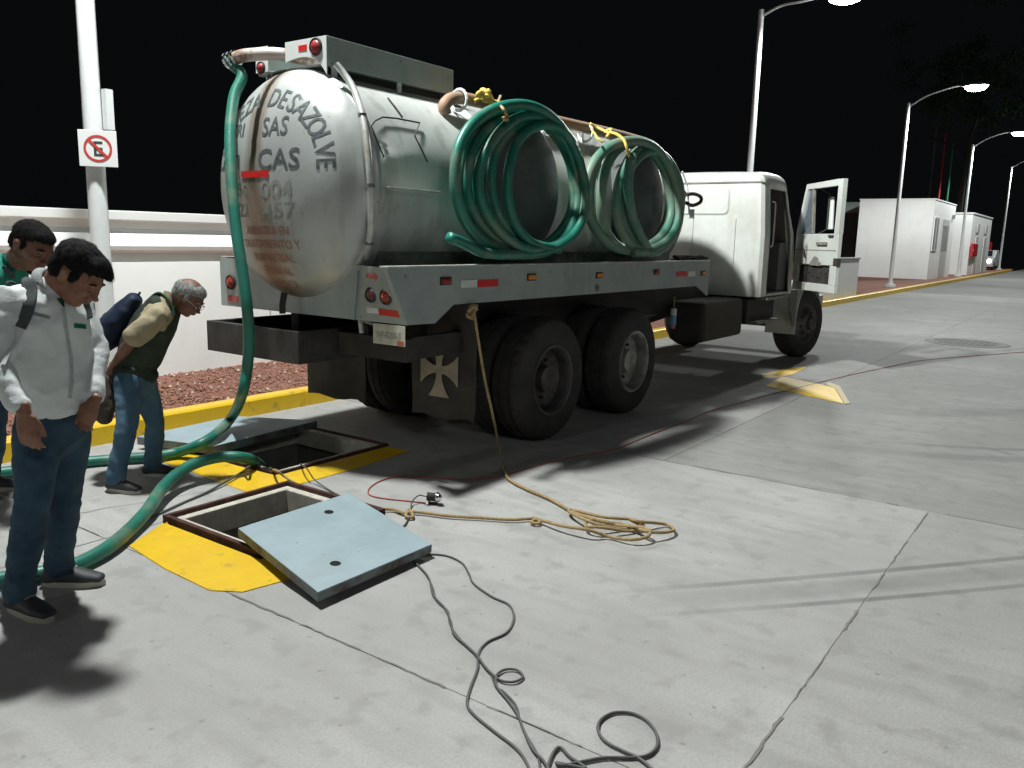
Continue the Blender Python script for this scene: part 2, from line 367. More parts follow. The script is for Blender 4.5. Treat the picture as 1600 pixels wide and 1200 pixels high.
for i in range(len(GX)-1):
    GY = GYA if GX[i] < 5 else GYB
    for j in range(len(GY)-1):
        x0, x1, y0, y1 = GX[i]+g, GX[i+1]-g, GY[j]+g, GY[j+1]-(g if GY[j+1] < KY else 0)
        if 2.0 < GX[i] < 5 and GY[j] < .7: m_ = M_CON3
        elif GX[i] > 8.0: m_ = M_CON2
        elif GX[i] > 5: m_ = M_CON2 if GY[j] < 0.7 else M_CON3
        else: m_ = M_CON if GY[j] > -3 else M_CON3
        dz = random.uniform(-.0005, .0012)
        obj('concrete_slab', sheet_with_holes(B(), x0, x1, y0, y1, dz, 0.029), m_, GROUND)
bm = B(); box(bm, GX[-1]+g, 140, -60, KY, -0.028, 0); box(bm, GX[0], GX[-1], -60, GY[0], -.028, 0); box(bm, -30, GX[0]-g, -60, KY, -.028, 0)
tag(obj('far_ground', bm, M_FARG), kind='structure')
# thin random cracks and one painted shade line, recessed look by dark filler strips just proud of the slab
def strip(bm, pts, wd, z):
    P = [Vector((p[0], p[1], z)) for p in pts]
    for i in range(len(P)-1):
        t = (P[i+1]-P[i]).normalized(); s = Vector((-t.y, t.x, 0))*wd*random.uniform(.5, 1)
        if i == 0: a = (bm.verts.new(P[i]-s), bm.verts.new(P[i]+s))
        b = (bm.verts.new(P[i+1]-s), bm.verts.new(P[i+1]+s)); bm.faces.new((a[0], a[1], b[1], b[0])); a = b
    return bm
bm = B()
for p, q in (((2.18, 4.59), (2.95, 4.38)), ((1.2, 4.85), (2.18, 4.59)), ((5.45, 2.2), (5.52, 1.2)), ((6.9, -.4), (7.6, .7)), ((4.6, 4.0), (5.38, 5.3))):  # last pair is a shade line under the truck, painted as a strip
    n_ = 14; pts = [(p[0]+(q[0]-p[0])*k/n_+random.uniform(-.012, .012), p[1]+(q[1]-p[1])*k/n_+random.uniform(-.012, .012)) for k in range(n_+1)]
    strip(bm, pts, .0035, .0042)
for ax_, c_, a0, a1 in (('x', 2.08, -1.5, 5.9), ('y', .73, -1.2, 5.40), ('x', 5.45, -3, 5.9), ('y', 4.1, -1.2, 2.0)):   # chipped joint edges
    q_ = a0
    while q_ < a1:
        L_ = random.uniform(.05, .5); n_ = max(2, int(L_/.03)); pts = []
        if any(h[0]-.45 < (c_ if ax_ == 'x' else q_) < h[1]+.1 and h[2]-.4 < (q_ if ax_ == 'x' else c_) < h[3]+.1 for h in HOLES): q_ += .1; continue
        for k in range(n_+1):
            w_ = c_+random.uniform(-.004, .004); t_ = q_+L_*k/n_; pts.append((w_, t_) if ax_ == 'x' else (t_, w_))
        strip(bm, pts, random.uniform(.003, .0075), .0036); q_ += L_+random.uniform(.0, .35)
tag(obj('cracks_and_shade_line', bm, mat('crack_shade_grey', (.20, .195, .185), .9), GROUND), kind='stuff')
# planting strip behind the kerb with loose volcanic gravel
bm = B(); nx, ny = 170, 12
gv = [[bm.verts.new((-8+i*.14, 6.14+j*.1365, .13+.02*noise.noise((i*.6, j*.6, 0))+.012*noise.noise((i*2.3, j*2.3, 3)))) for j in range(ny+1)] for i in range(nx+1)]
for i in range(nx):
    for j in range(ny): bm.faces.new((gv[i][j], gv[i+1][j], gv[i+1][j+1], gv[i][j+1]))
box(bm, 15.8, 75, 6.14, 40, -.02, .125); box(bm, -30, 15.8, 7.9, 40, -.05, .12); box(bm, -30, -8, 6.14, 7.9, -.05, .12)
PLB = obj('planting_strip', bm, M_SCORIA, smooth=True); tag(PLB, kind='structure')
bm = B()
for k in range(7000):
    x = random.uniform(0, 10.5); y = random.uniform(6.18, 7.7); s = random.uniform(.008, .024)
    if random.random() < .04: s *= 1.4
    c = Vector((x, y, .135+s*.3)); q = Matrix.Rotation(random.uniform(0, 3), 3, Vector((random.random(), random.random(), random.random()+.1)).normalized())
    v = [bm.verts.new(c+q@Vector(p)*s*random.uniform(.7, 1.2)) for p in ((1, 0, 0), (-1, 0, 0), (0, 1, 0), (0, -1, 0), (0, 0, .8), (0, 0, -.8))]
    mi = 1 if random.random() < .05 else 0
    for f in ((0, 2, 4), (2, 1, 4), (1, 3, 4), (3, 0, 4), (2, 0, 5), (1, 2, 5), (3, 1, 5), (0, 3, 5)): bm.faces.new([v[i] for i in f]).material_index = mi
tag(obj('scoria_gravel', bm, [M_STONE, M_STONEL], PLB), kind='stuff')
# kerb, cast in lengths
KERB = None
bm = B(); box(bm, -30, 71.5, KY+.012, KY+.15, -.03, .135)
KERB = obj('kerb', bm, M_YEL); tag(KERB, kind='structure')
xk = -9.4
while xk < 34:
    x1 = xk+2.4; bm = B()
    prism(bm, [(xk+.004, KY, -.02), (xk+.004, KY+.004, .135), (xk+.004, KY+.02, .152), (xk+.004, KY+.155, .152), (xk+.004, KY+.155, -.02)], (x1-xk-.008, 0, 0))
    obj('kerb_stone', bm, M_YEL, KERB, bevel=.004); xk = x1
bm = prism(B(), [(xk+.004, KY, -.02), (xk+.004, KY+.004, .135), (xk+.004, KY+.02, .152), (xk+.004, KY+.155, .152), (xk+.004, KY+.155, -.02)], (72-xk, 0, 0))
obj('kerb_stone', bm, M_YEL, KERB)

# painted yellow borders of the chambers (thin raised ramps)
def ramp(pts_out, pts_in, h_out, h_in, name='yellow_border'):
    bm = B(); n = len(pts_out)
    a = [bm.verts.new((*p, h_out)) for p in pts_out]; b = [bm.verts.new((*p, h_in)) for p in pts_in]
    a0 = [bm.verts.new((*p, .001)) for p in pts_out]; b0 = [bm.verts.new((*p, .001)) for p in pts_in]
    for i in range(n-1):
        bm.faces.new((a[i], a[i+1], b[i+1], b[i])); bm.faces.new((a0[i], a0[i+1], a[i+1], a[i])); bm.faces.new((b[i], b[i+1], b0[i+1], b0[i]))
    bm.faces.new((a[0], b[0], b0[0], a0[0])); bm.faces.new((a[-1], b[-1], b0[-1], a0[-1]))
    o = obj(name, bm, M_YEL, GROUND); return o
ramp([(3.09, 5.36), (3.06, 4.70), (3.03, 4.17), (3.28, 4.08), (3.8, 4.07), (4.42, 4.12)],
     [(3.32, 5.36), (3.32, 4.70), (3.34, 4.32), (3.40, 4.295), (3.8, 4.29), (4.36, 4.29)], .005, .02)
ramp([(2.40, 4.08), (2.10, 3.90), (2.05, 3.5), (2.04, 3.12), (2.12, 2.99), (2.34, 2.94)], [(2.405, 4.06), (2.37, 3.98), (2.37, 3.7), (2.37, 3.36), (2.37, 3.2), (2.42, 3.16)], .005, .026)
# the chevron by the front wheel
PC = lambda u, v: tuple(PZ(u, v, .006)[:2])
bm = B(); z = .006
def poly(bm, pts, h=.01):
    return prism(bm, [Vector((*p, .002)) for p in pts], (0, 0, h-.002))
poly(bm, [PC(1196, 603), PC(1318, 630), PC(1304, 606), PC(1285, 601), PC(1222, 588), PC(1215, 592)], .0055)
poly(bm, [PC(1190, 584), PC(1192, 590), PC(1214, 590), PC(1240, 584), PC(1262, 573), PC(1250, 573), PC(1225, 577)], .0045)
obj('yellow_border', bm, M_YEL, GROUND)
bm = B(); poly(bm, [PC(1290, 600), PC(1306, 607), PC(1320, 631), PC(1328, 630), PC(1312, 603), PC(1296, 597)], .0065)
obj('pale_edge', bm, mat('worn_yellow', (.50, .42, .24), .7), GROUND)
# utility cover in the roadway
c = (PZ(1510, 536)); bm = B(); lathe(bm, [(.0001, .006), (.50, .006), (.50, .012), (.58, .012), (.62, .012), (.66, .002)], (c.x, c.y, 0), 'Z', 40)
t = thing('manhole_cover', 'round steel manhole cover set in the concrete roadway on the right', 'manhole cover', (c.x, c.y, 0))
obj('cover_ring', bm, mat('ring_steel', (.17, .17, .16), .85, 0), t, smooth=True)
bm = B(); lathe(bm, [(.0001, .014), (.44, .014), (.46, .007)], (c.x, c.y, 0), 'Z', 40)
for k in range(-3, 4): box(bm, c.x-.3, c.x+.3, c.y+k*.1-.012, c.y+k*.1+.012, .012, .018)
obj('cover_plate', bm, mat('cover_steel', (.14, .14, .135), .9), t)

# ------------------------------------------------------------------ open chambers and their lids
def chamber(name, label, h, fr, rise, lip):
    x0, x1, y0, y1 = h; t = thing(name, label, 'hatch', (x0, y0, 0))
    bm = B()   # pit walls and floor
    for a, b in (((x0, y0), (x1, y0)), ((x1, y0), (x1, y1)), ((x1, y1), (x0, y1)), ((x0, y1), (x0, y0))):
        bm.faces.new([bm.verts.new(v) for v in ((*a, -.03), (*b, -.03), (*b, -1.3), (*a, -1.3))])
    bm.faces.new([bm.verts.new(v) for v in ((x0, y0, -1.3), (x1, y0, -1.3), (x1, y1, -1.3), (x0, y1, -1.3))])
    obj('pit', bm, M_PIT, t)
    def ring(bm, o, wd, za, zb):
        a0, a1, b0, b1 = x0-o, x1+o, y0-o, y1+o
        box(bm, a0, a1, b0, b0+wd, za, zb); box(bm, a0, a1, b1-wd, b1, za, zb); box(bm, a0, a0+wd, b0+wd, b1-wd, za, zb); box(bm, a1-wd, a1, b0+wd, b1-wd, za, zb)
        return bm
    obj('steel_frame', ring(B(), fr, fr*.55, .003, rise), M_RUST, t, bevel=.003)
    obj('concrete_lip', ring(B(), fr*.45, lip, -.12, rise*.55), M_CREAM, t, bevel=.006)
    return t
chamber('hatch_chamber', 'open square underground chamber behind, its rusty frame bordered by yellow paint beside the truck', HOLES[0], .05, .030, .06)
chamber('hatch_chamber', 'open square underground chamber in front, rusty raised frame half covered by its lid', HOLES[1], .05, .055, .055)
def lid(name, label, cs, th, holes):
    P = [Vector(c) for c in cs]; cen = sum(P, Vector())/4
    n = (P[1]-P[0]).cross(P[3]-P[0]).normalized()
    if n.z < 0: n = -n
    t = thing(name, label, 'hatch lid', (cen.x, cen.y, 0))
    bm = B(); prism(bm, P, -n*.006); obj('top_sheet', bm, M_LID, t, bevel=.002)
    bm = B()
    for i in range(4):
        a, b = P[i], P[(i+1) % 4]; inn = (cen-(a+b)/2).normalized()*.012
        e = (b-a).normalized()*(0.0)
        off = -n*.0062
        prism(bm, [a+off, b+off, b+off+inn, a+off+inn], -n*(th-.006))
    for k in (.3, .7):
        a = P[0].lerp(P[1], k); b = P[3].lerp(P[2], k); s = (P[1]-P[0]).normalized()*.03
        prism(bm, [a-n*.0064, b-n*.0064, b+s-n*.0064, a+s-n*.0064], -n*.03)
    obj('edge_channel', bm, M_LIDE, t)
    for u_, v_ in holes:
        c = P[0].lerp(P[1], u_).lerp(P[3].lerp(P[2], u_), v_)
        bm = B(); q = n.to_track_quat('Z', 'Y').to_matrix().to_4x4()
        lathe(bm, [(.0001, 0), (.017, .0), (.017, .002), (.024, .0025), (.026, 0)], (0, 0, 0), 'Z', 16, mi=0); bm.transform(Matrix.Translation(c+n*.0008)@q)
        o = obj('lifting_hole', bm, [mat('hole_dark', (.006, .006, .006), .9)], t)
    return t
lid('steel_lid', 'grey blue square steel lid with two lifting holes lying across the front chamber',
    [PZ(545, 770, .125), PZ(372, 825, .13), PZ(497, 925, .075), PZ(675, 850, .07)], .046, [(.33, .18), (.72, .80)])
lid('steel_lid', 'grey blue square steel lid lying by the kerb under the truck rear',
    [PZ(365, 650, .10), PZ(214, 682, .10), PZ(333, 697, .105), PZ(495, 657, .11)], .06, [])

# ------------------------------------------------------------------ perimeter wall (moulded cap)
wy = 7.76
t = thing('perimeter_wall', 'long white rendered boundary wall with moulded cap running behind the men and the truck', 'wall', (4, wy, 0))
bm = B(); box(bm, -14, 11.6, wy, wy+.2, 0, 1.285); obj('wall_body', bm, M_WHT, t)
bm = B(); box(bm, -14, 11.6, wy+.03, wy+.2, 1.287, 1.6); obj('recessed_band', bm, M_WHT, t)
bm = prism(B(), [(-14, wy-.01, 1.372), (-14, wy-.05, 1.40), (-14, wy-.065, 1.44), (-14, wy-.02, 1.56), (-14, wy+.028, 1.56), (-14, wy+.028, 1.372)], (25.6, 0, 0)); obj('lower_moulding', bm, M_WHT, t)
bm = prism(B(), [(-14, wy-.03, 1.675), (-14, wy-.075, 1.69), (-14, wy-.085, 1.765), (-14, wy+.26, 1.78), (-14, wy+.26, 1.602), (-14, wy+.02, 1.602)], (25.6, 0, 0)); obj('cap_moulding', bm, M_WHT, t)
for k in range(7):
    bm = B(); box(bm, -12+k*3.6, -11.985+k*3.6, wy-.003, wy-.0005, .1, 1.28); obj('movement_joint', bm, M_WHT2, t)

# ------------------------------------------------------------------ street lamps
def batwing(light):
    light.use_nodes = True; nt = light.node_tree; em = nt.nodes['Emission']
    tc = nt.nodes.new('ShaderNodeTexCoord'); sp = nt.nodes.new('ShaderNodeSeparateXYZ'); nt.links.new(tc.outputs['Normal'], sp.inputs[0])
    a = mth(nt, 'MAXIMUM', mth(nt, 'ABSOLUTE', sp.outputs[2]), .40)
    nt.links.new(mth(nt, 'POWER', a, -1.6), em.inputs['Strength'])
def street_lamp(px, py, htop, head, label, power, group='street lamps along the kerb', soft=.21, light=True):
    t = thing('street_lamp', label, 'street lamp', (px, py, 0), group)
    zb = .13 if py > 6 else 0
    bm = B(); lathe(bm, [(.0001, zb), (.20, zb), (.20, zb+.10), (.0001, zb+.10)], (px, py, 0), 'Z', 16); obj('pedestal', bm, M_WHT, t)
    bm = B(); tube(bm, [(px, py, zb+.1), (px, py, zb+.13), (px, py, zb+.131), (px, py, zb+.35), (px, py, htop)], [.13, .13, .095, .074, .058], 12); obj('pole', bm, M_POST, t, smooth=True)
    hx, hy, hz = head; dv = Vector((hx-px, hy-py, 0)); L = dv.length; dn = dv.normalized()
    bp = lambda s, zz: Vector((px, py, 0))+dn*s+Vector((0, 0, zz))
    bm = B(); tube(bm, catmull([bp(.03, htop-.12), bp(L*.25, htop+(hz-htop)*.42), bp(L*.5, htop+(hz-htop)*.83), bp(L*.72, hz+.03), bp(L-.32, hz+.03)], 6), .028, 8); obj('arm', bm, M_POST, t, smooth=True)
    s = Vector((-dn.y, dn.x, 0)); bm = B()
    prof = [(-.42, .05, .03), (-.36, .10, .05), (-.1, .17, .085), (.2, .18, .085), (.40, .13, .05), (.44, .04, .02)]
    rings = []
    for (l, wd, hh) in prof:
        cc = Vector((hx, hy, hz))+dn*l
        rings.append([bm.verts.new(cc+s*a*wd+Vector((0, 0, b_*hh))) for a, b_ in ((-1, 0), (-.8, .8), (0, 1.1), (.8, .8), (1, 0), (.8, -.15), (-.8, -.15))])
    for i in range(len(rings)-1):
        for k in range(7): bm.faces.new((rings[i][k], rings[i][(k+1) % 7], rings[i+1][(k+1) % 7], rings[i+1][k]))
    bm.faces.new(rings[0]); bm.faces.new(rings[-1]); obj('lamp_head', bm, M_LAMPB, t, smooth=True)
    bm = B(); rings = []
    for q in range(5):
        f = q/4; k = math.cos(f*math.pi/2)*.98+.02; zz = -.016-.17*math.sin(f*math.pi/2)
        rings.append([bm.verts.new(Vector((hx, hy, hz+zz))+dn*(.04+.36*k*math.cos(a))+s*(.19*k*math.sin(a))) for a in (2*math.pi*j/20 for j in range(20))])
    for i in range(4):
        for k in range(20): bm.faces.new((rings[i][k], rings[i][(k+1) % 20], rings[i+1][(k+1) % 20], rings[i+1][k]))
    bm.faces.new(rings[-1]); obj('lens', bm, M_LENS, t, smooth=True)
    if light:
        l = bpy.data.lights.new('luminaire_light', 'SPOT'); l.energy = power; l.spot_size = R_(166); l.spot_blend = .25; l.shadow_soft_size = soft; l.color = (.965, 1.0, .975)
        batwing(l); lo = bpy.data.objects.new('luminaire_light', l); COL.objects.link(lo); lo.parent = t
        lo.location = Vector((hx, hy, hz-.36))-Vector((px, py, 0))
    return t
p1 = street_lamp(3.42, 6.5, 6.45, (2.80, 4.90, 6.9), 'nearest tall white lamp post with the no parking sign on it, behind the men', LAMP_W)
street_lamp(17.85, 6.6, 6.44, (17.85, 4.93, 6.50), 'tall white lamp post rising behind the truck cab roof', LAMP_W*.27, soft=.35)
street_lamp(33.2, 6.6, 6.70, (33.2, 4.55, 7.12), 'lamp post with glowing head in front of the white booth with the barred window', LAMP_W*.55)
street_lamp(49.9, 6.6, 6.95, (49.9, 4.6, 7.45), 'lamp post with glowing head in front of the second white booth', LAMP_W*.5)
street_lamp(69.5, 6.6, 7.45, (69.5, 4.7, 7.95), 'farthest lamp post, at the end of the yellow kerb on the right edge', LAMP_W*.5)
street_lamp(-11.5, 6.6, 6.45, (-11.5, 4.9, 6.9), 'lamp post further back along the kerb behind the viewer', LAMP_W*.045)
street_lamp(-4.0, -9.5, 6.45, (-3.6, -7.8, 6.9), 'lamp post added as fill light on the viewer side', FILL_W, 'added fill lamps', soft=.5)  # this post and the next are made up, to fill the truck's near side
street_lamp(14.0, -15.5, 6.45, (13.8, -13.8, 6.9), 'lamp post added as fill light far right of the viewer', FILL_W*.6, 'added fill lamps', soft=.5)
# sign on the first post
c = PY(153, 232, 6.385)
t = thing('no_parking_sign', 'square white no parking sign with a struck out black E in a red ring', 'road sign', (c.x, c.y, c.z))
sx = RT*.86+Vector((RM[0, 0], RM[1, 0], 0))*.14; nx_ = Vector((-1, -.12, 0)).normalized(); nx_ = Vector((-.62, -.78, 0)).normalized(); sxv = Vector((-nx_.y, nx_.x, 0)); sxv = -sxv if sxv.dot(RT) < 0 else sxv
def SP(a, b, o=0): return c+sxv*a+UP*b+nx_*o
hs = .135
bm = prism(B(), [SP(-hs, -hs), SP(hs, -hs), SP(hs, hs), SP(-hs, hs)], -nx_*.004); obj('sign_plate', bm, M_SIGN, t, bevel=.002)
bm = B(); n_ = 36
ra, rb = [], []
for k in range(n_):
    a = 2*math.pi*k/n_; ra.append(bm.verts.new(SP(.10*math.cos(a), .10*math.sin(a), .003))); rb.append(bm.verts.new(SP(.083*math.cos(a), .083*math.sin(a), .003)))
for k in range(n_): bm.faces.new((ra[k], ra[(k+1) % n_], rb[(k+1) % n_], rb[k]))
q = 1/math.sqrt(2)
bm.faces.new([bm.verts.new(SP(a, b, .0045)) for a, b in ((-.066, .052), (-.052, .066), (.066, -.052), (.052, -.066))])
obj('ring_and_bar', bm, M_SIGNR, t)
bm = B(); put_text(bm, 'E', .155, lambda x, y: SP(x, y-.055, .002)); obj('letter', bm, M_SIGNK, t)
bm = B(); box(bm, 0, .06, -.06, 0, 0, .3); bm.transform(Matrix.Translation(PY(164, 178, 6.45)-Vector((.02, 0, .12)))); obj('control_box', bm, M_POST, p1)

# ------------------------------------------------------------------ booths and far things
def window_with_bars(t, x0, x1, z0, z1, y):
    bm = B(); box(bm, x0, x1, y-.04, y-.002, z0, z0+.05); box(bm, x0, x1, y-.04, y-.002, z1-.05, z1); box(bm, x0, x0+.05, y-.04, y-.002, z0+.05, z1-.05); box(bm, x1-.05, x1, y-.04, y-.002, z0+.05, z1-.05)
    xm = (x0+x1)/2; box(bm, xm-.08, xm+.08, y-.035, y-.002, z0+.05, z1-.05)
    w_ = obj('window', bm, M_WHT, t)
    bm = B(); box(bm, x0+.05, xm-.08, y-.015, y-.001, z0+.05, z1-.05); box(bm, xm+.08, x1-.05, y-.015, y-.001, z0+.05, z1-.05); obj('pane', bm, mat('dark_pane', (.02, .025, .03), .1), w_)
    bm = B()
    for k in range(1, 6): box(bm, x0+(x1-x0)*k/6-.012, x0+(x1-x0)*k/6+.012, y-.06, y-.045, z0, z1)
    obj('bar', bm, mat('bar_grey', (.3, .3, .3), .5), w_)
t = thing('white_booth', 'white flat roofed booth with a tall barred window and a louvred door', 'building', (43, 6.98, .12))
bx0 = 43.0; by0 = 6.98
zt = PX(1454, 312, bx0).z
bm = B(); box(bm, bx0, 49.3, by0, by0+3.3, .1, zt); obj('wall', bm, M_WHT, t)
bm = B(); box(bm, bx0-.03, 49.33, by0-.03, by0+3.33, zt+.002, zt+.06); obj('roof', bm, M_WHT, t)
a = PY(1451, 337, by0-.01); b_ = PY(1461, 392, by0-.01)
window_with_bars(t, bx0+.25, bx0+1.6, b_.z, a.z, by0)
bm = B(); box(bm, 45.6, 47.7, by0-.03, by0-.002, .13, 3.0); d_ = obj('door', bm, mat('grey_door', (.55, .56, .55), .5), t)
bm = B()
for k in range(14): box(bm, 45.8, 47.5, by0-.05, by0-.032, 1.5+k*.09, 1.55+k*.09)
obj('louvre', bm, M_WHT2, d_)
bm = B(); box(bm, 48.4, 48.6, by0-.12, by0-.002, 3.1, 3.3); obj('wall_light', bm, M_LAMPB, t)
t = thing('white_booth', 'smaller white booth further along with a red cabinet on its wall', 'building', (53.5, 7.2, .12))
y2 = PX(1512, 410, 53.5).y; zt2 = PX(1516, 334, 53.5).z
bm = B(); box(bm, 53.5, 62.5, y2, y2+3.3, .1, zt2); obj('wall', bm, M_WHT, t)
bm = B(); box(bm, 53.45, 62.55, y2-.05, y2+3.35, zt2+.002, zt2+.07); obj('roof', bm, M_WHT, t)
for xx in (55.6, 59.4):
    bm = B(); box(bm, xx, xx+.9, y2-.06, y2-.002, 2.55, 3.05); obj('vent', bm, M_WHT2, t)
    bm = B(); box(bm, xx-.1, xx+1.1, y2-.04, y2-.002, .14, 2.3); obj('door', bm, mat('pale_door', (.62, .63, .62), .5), t)
M_REDP = mat('red_enamel', (.62, .03, .04), .35)
a = PY(1518, 380, y2-.07); b_ = PY(1523, 401, y2-.07)
def cabinet(x0, x1, z0, z1, y, label):
    t = thing('extinguisher_cabinet', label, 'extinguisher cabinet', (x0, y, z0))
    bm = B(); box(bm, x0, x1, y-.12, y, z0, z1); obj('cabinet_body', bm, M_REDP, t, bevel=.02)
    bm = B(); box(bm, x0+.06, x1-.06, y-.135, y-.122, z0+.08, z1-.08); obj('cabinet_door', bm, mat('red_door', (.5, .03, .04), .3), t)
    bm = B(); box(bm, x0+.1, x0+.14, y-.16, y-.137, (z0+z1)/2-.06, (z0+z1)/2+.06); obj('handle', bm, M_CHROME, t)
cabinet(a.x, b_.x+.1, b_.z, a.z, y2-.045, 'red extinguisher cabinet on the street wall of the smaller booth')
a = PY(1538, 378, 7.6); b_ = PY(1545, 400, 7.6)
cabinet(a.x, b_.x, b_.z, a.z, 7.6, 'red cabinet standing beyond the smaller booth, above the car lights')
bm = B(); box(bm, (a.x+b_.x)/2-.05, (a.x+b_.x)/2+.05, 7.61, 7.68, .12, b_.z+.3); tag(obj('post', bm, M_POST, base=(a.x, 7.6, .12)), 'thin grey post carrying the red cabinet beyond the booths', 'post')
t = thing('low_wall', 'short white freestanding low wall on the kerb just beyond the truck door', 'wall', (23, 6.16, .12))
zl = 1.22
bm = B(); box(bm, 21.2, 26.3, 6.15, 6.35, .12, zl); obj('wall_body', bm, M_WHT, t, bevel=.01)
bm = B(); box(bm, 21.15, 26.35, 6.12, 6.38, zl+.002, zl+.05); obj('coping', bm, M_WHT2, t, bevel=.008)
bm = B(); box(bm, 20.2, 21.1, 6.2, 6.6, .12, .42); obj('plinth', bm, M_WHT, t, bevel=.01)
wl = PX(1324, 316, 45.0); wr = PX(1341, 316, 45.0); bm = B(); box(bm, 45, 47, min(wl.y, wr.y), max(wl.y, wr.y), .1, wl.z-.55); wb = thing('storage_shed', 'dim grey green shed in the gap left of the barred window booth', 'shed', (45, wl.y, .1))
obj('wall', bm, mat('dim_wall', (.10, .12, .11), .8), wb); bm = B(); box(bm, 44.9, 47.1, min(wl.y, wr.y)-.1, max(wl.y, wr.y)+.05, wl.z-.549, wl.z); obj('roof', bm, mat('roof_green', (.30, .36, .34), .7), wb)
def mast(u, v0, v1, d, r, m_, label, cat='mast'):
    a = PD(u, v0, d); b_ = Vector((a.x, a.y, .1))
    bm = tube(B(), [b_, (a.x, a.y, a.z*.5), a], [r, r*.9, r*.7], 8)
    return tag(obj('mast', bm, m_, base=b_, smooth=True), label, cat)
mast(1478, 205, 330, 62, .10, mat('mast_red', (.35, .03, .03), .5), 'thin red mast standing dark behind the booths')
mast(1489, 225, 330, 60, .10, mat('mast_green', (.02, .20, .09), .5), 'thin green mast standing dark behind the booths')
t = thing('utility_pole', 'dim grey utility pole with short crossarm in the dark behind the booths', 'utility pole', tuple(PD(1452, 300, 70).xy)+(0,))
a = PD(1457, 188, 70)
bm = tube(B(), [(t.location.x, t.location.y, 0), (t.location.x, t.location.y, a.z)], [.16, .11], 8); obj('pole', bm, mat('pole_grey', (.12, .12, .11), .8), t)
bm = B(); box(bm, t.location.x-.06, t.location.x+.06, t.location.y-1, t.location.y+.3, a.z-.6, a.z-.48); obj('crossarm', bm, mat('pole_grey', (.12, .12, .11), .8), t)
# a tree the second lamp just catches
tc_ = PD(1580, 95, 52)
t = thing('tree', 'dark leafy tree just catching lamp light at the right edge of the sky', 'tree', (tc_.x, tc_.y+2, .1))
bm = tube(B(), catmull([(tc_.x, tc_.y+2, .1), (tc_.x+.2, tc_.y+2, 4), (tc_.x-.1, tc_.y+1.8, 8), (tc_.x, tc_.y+1.2, 12)], 5), [.28-.012*k for k in range(16)], 8)
for k in range(5):
    a = random.uniform(0, 6.3); z0 = random.uniform(6, 11)
    tube(bm, catmull([(tc_.x, tc_.y+1.9, z0), (tc_.x+math.cos(a)*1.2, tc_.y+1.8+math.sin(a)*1.2, z0+1.0), (tc_.x+math.cos(a)*2.4, tc_.y+1.8+math.sin(a)*2.4, z0+1.5)], 3), .06, 6)
obj('trunk', bm, mat('bark', (.02, .016, .012), .95), t)
bm = B()
for k in range(9000):
    cl = random.Random(k % 60); cc = Vector((tc_.x+cl.gauss(0, 1.7), tc_.y+2+cl.gauss(0, 1.7), 12.2+cl.gauss(0, 1.5)))
    p = cc+Vector((random.gauss(0, .38), random.gauss(0, .38), random.gauss(0, .3)))
    a = Vector((random.uniform(-1, 1), random.uniform(-1, 1), random.uniform(-1, 1))).normalized()*.11; b_ = a.orthogonal().normalized()*.045
    bm.faces.new([bm.verts.new(q_) for q_ in (p-a, p+b_, p+a, p-b_)])
obj('crown', bm, mat('leaf', (.03, .075, .025), .7), t)
# distant car with its lights on
cc = Vector((70.0, 7.9, .12))
cx = 67.5; cy = PX(1546, 403, cx).y-.25
t = thing('parked_car', 'distant pale car with its headlights on beyond the booths', 'car', (cx, cy, .12))
bm = B()
prof = [(0, .25), (0, .75), (.15, .85), (1.1, .95), (1.7, 1.4), (3.1, 1.42), (3.8, 1.0), (4.2, .95), (4.2, .3)]
prism(bm, [(cx+a_, cy, .12+b_) for a_, b_ in prof], (0, 1.7, 0)); obj('body', bm, mat('car_paint', (.5, .52, .55), .3), t, bevel=.05)
for yy in (cy+.25, cy+1.45):
    bm = B(); disc(bm, (cx-.03, yy, .12+.66), .13, 'X', .02); obj('headlight', bm, mat('headlight_glow', (1, 1, 1), .3, emit=(1, .95, .95), estr=25), t)
bm = B(); box(bm, cx-.04, cx-.01, cy+.5, cy+.62, .55, .8); obj('marker_lamp', bm, mat('red_glow', (1, .1, .05), .3, emit=(1, .06, .03), estr=6), t)
bm = prism(B(), [(cx+1.15, cy+.2, 1.09), (cx+1.65, cy+.25, 1.48), (cx+1.65, cy+1.45, 1.48), (cx+1.15, cy+1.5, 1.09)], (-.02, 0, .03)); obj('windscreen', bm, mat('dark_pane', (.02, .025, .03), .1), t)
for wx in (.85, 3.3):
    for yy in (cy-.02, cy+1.52):
        bm = B(); disc(bm, (cx+wx, yy, .12+.31), .31, 'Y', .2); obj('wheel', bm, M_TYRE, t)

# ================================================================== THE TANKER TRUCK
TR = thing('tanker_truck', 'white and silver septic tanker truck parked along the kerb with its driver door open', 'truck', (3.75, 4.45, 0))
YS, YF, XB, XT, ZD = 3.50, 5.42, 3.75, 3.56, 1.405
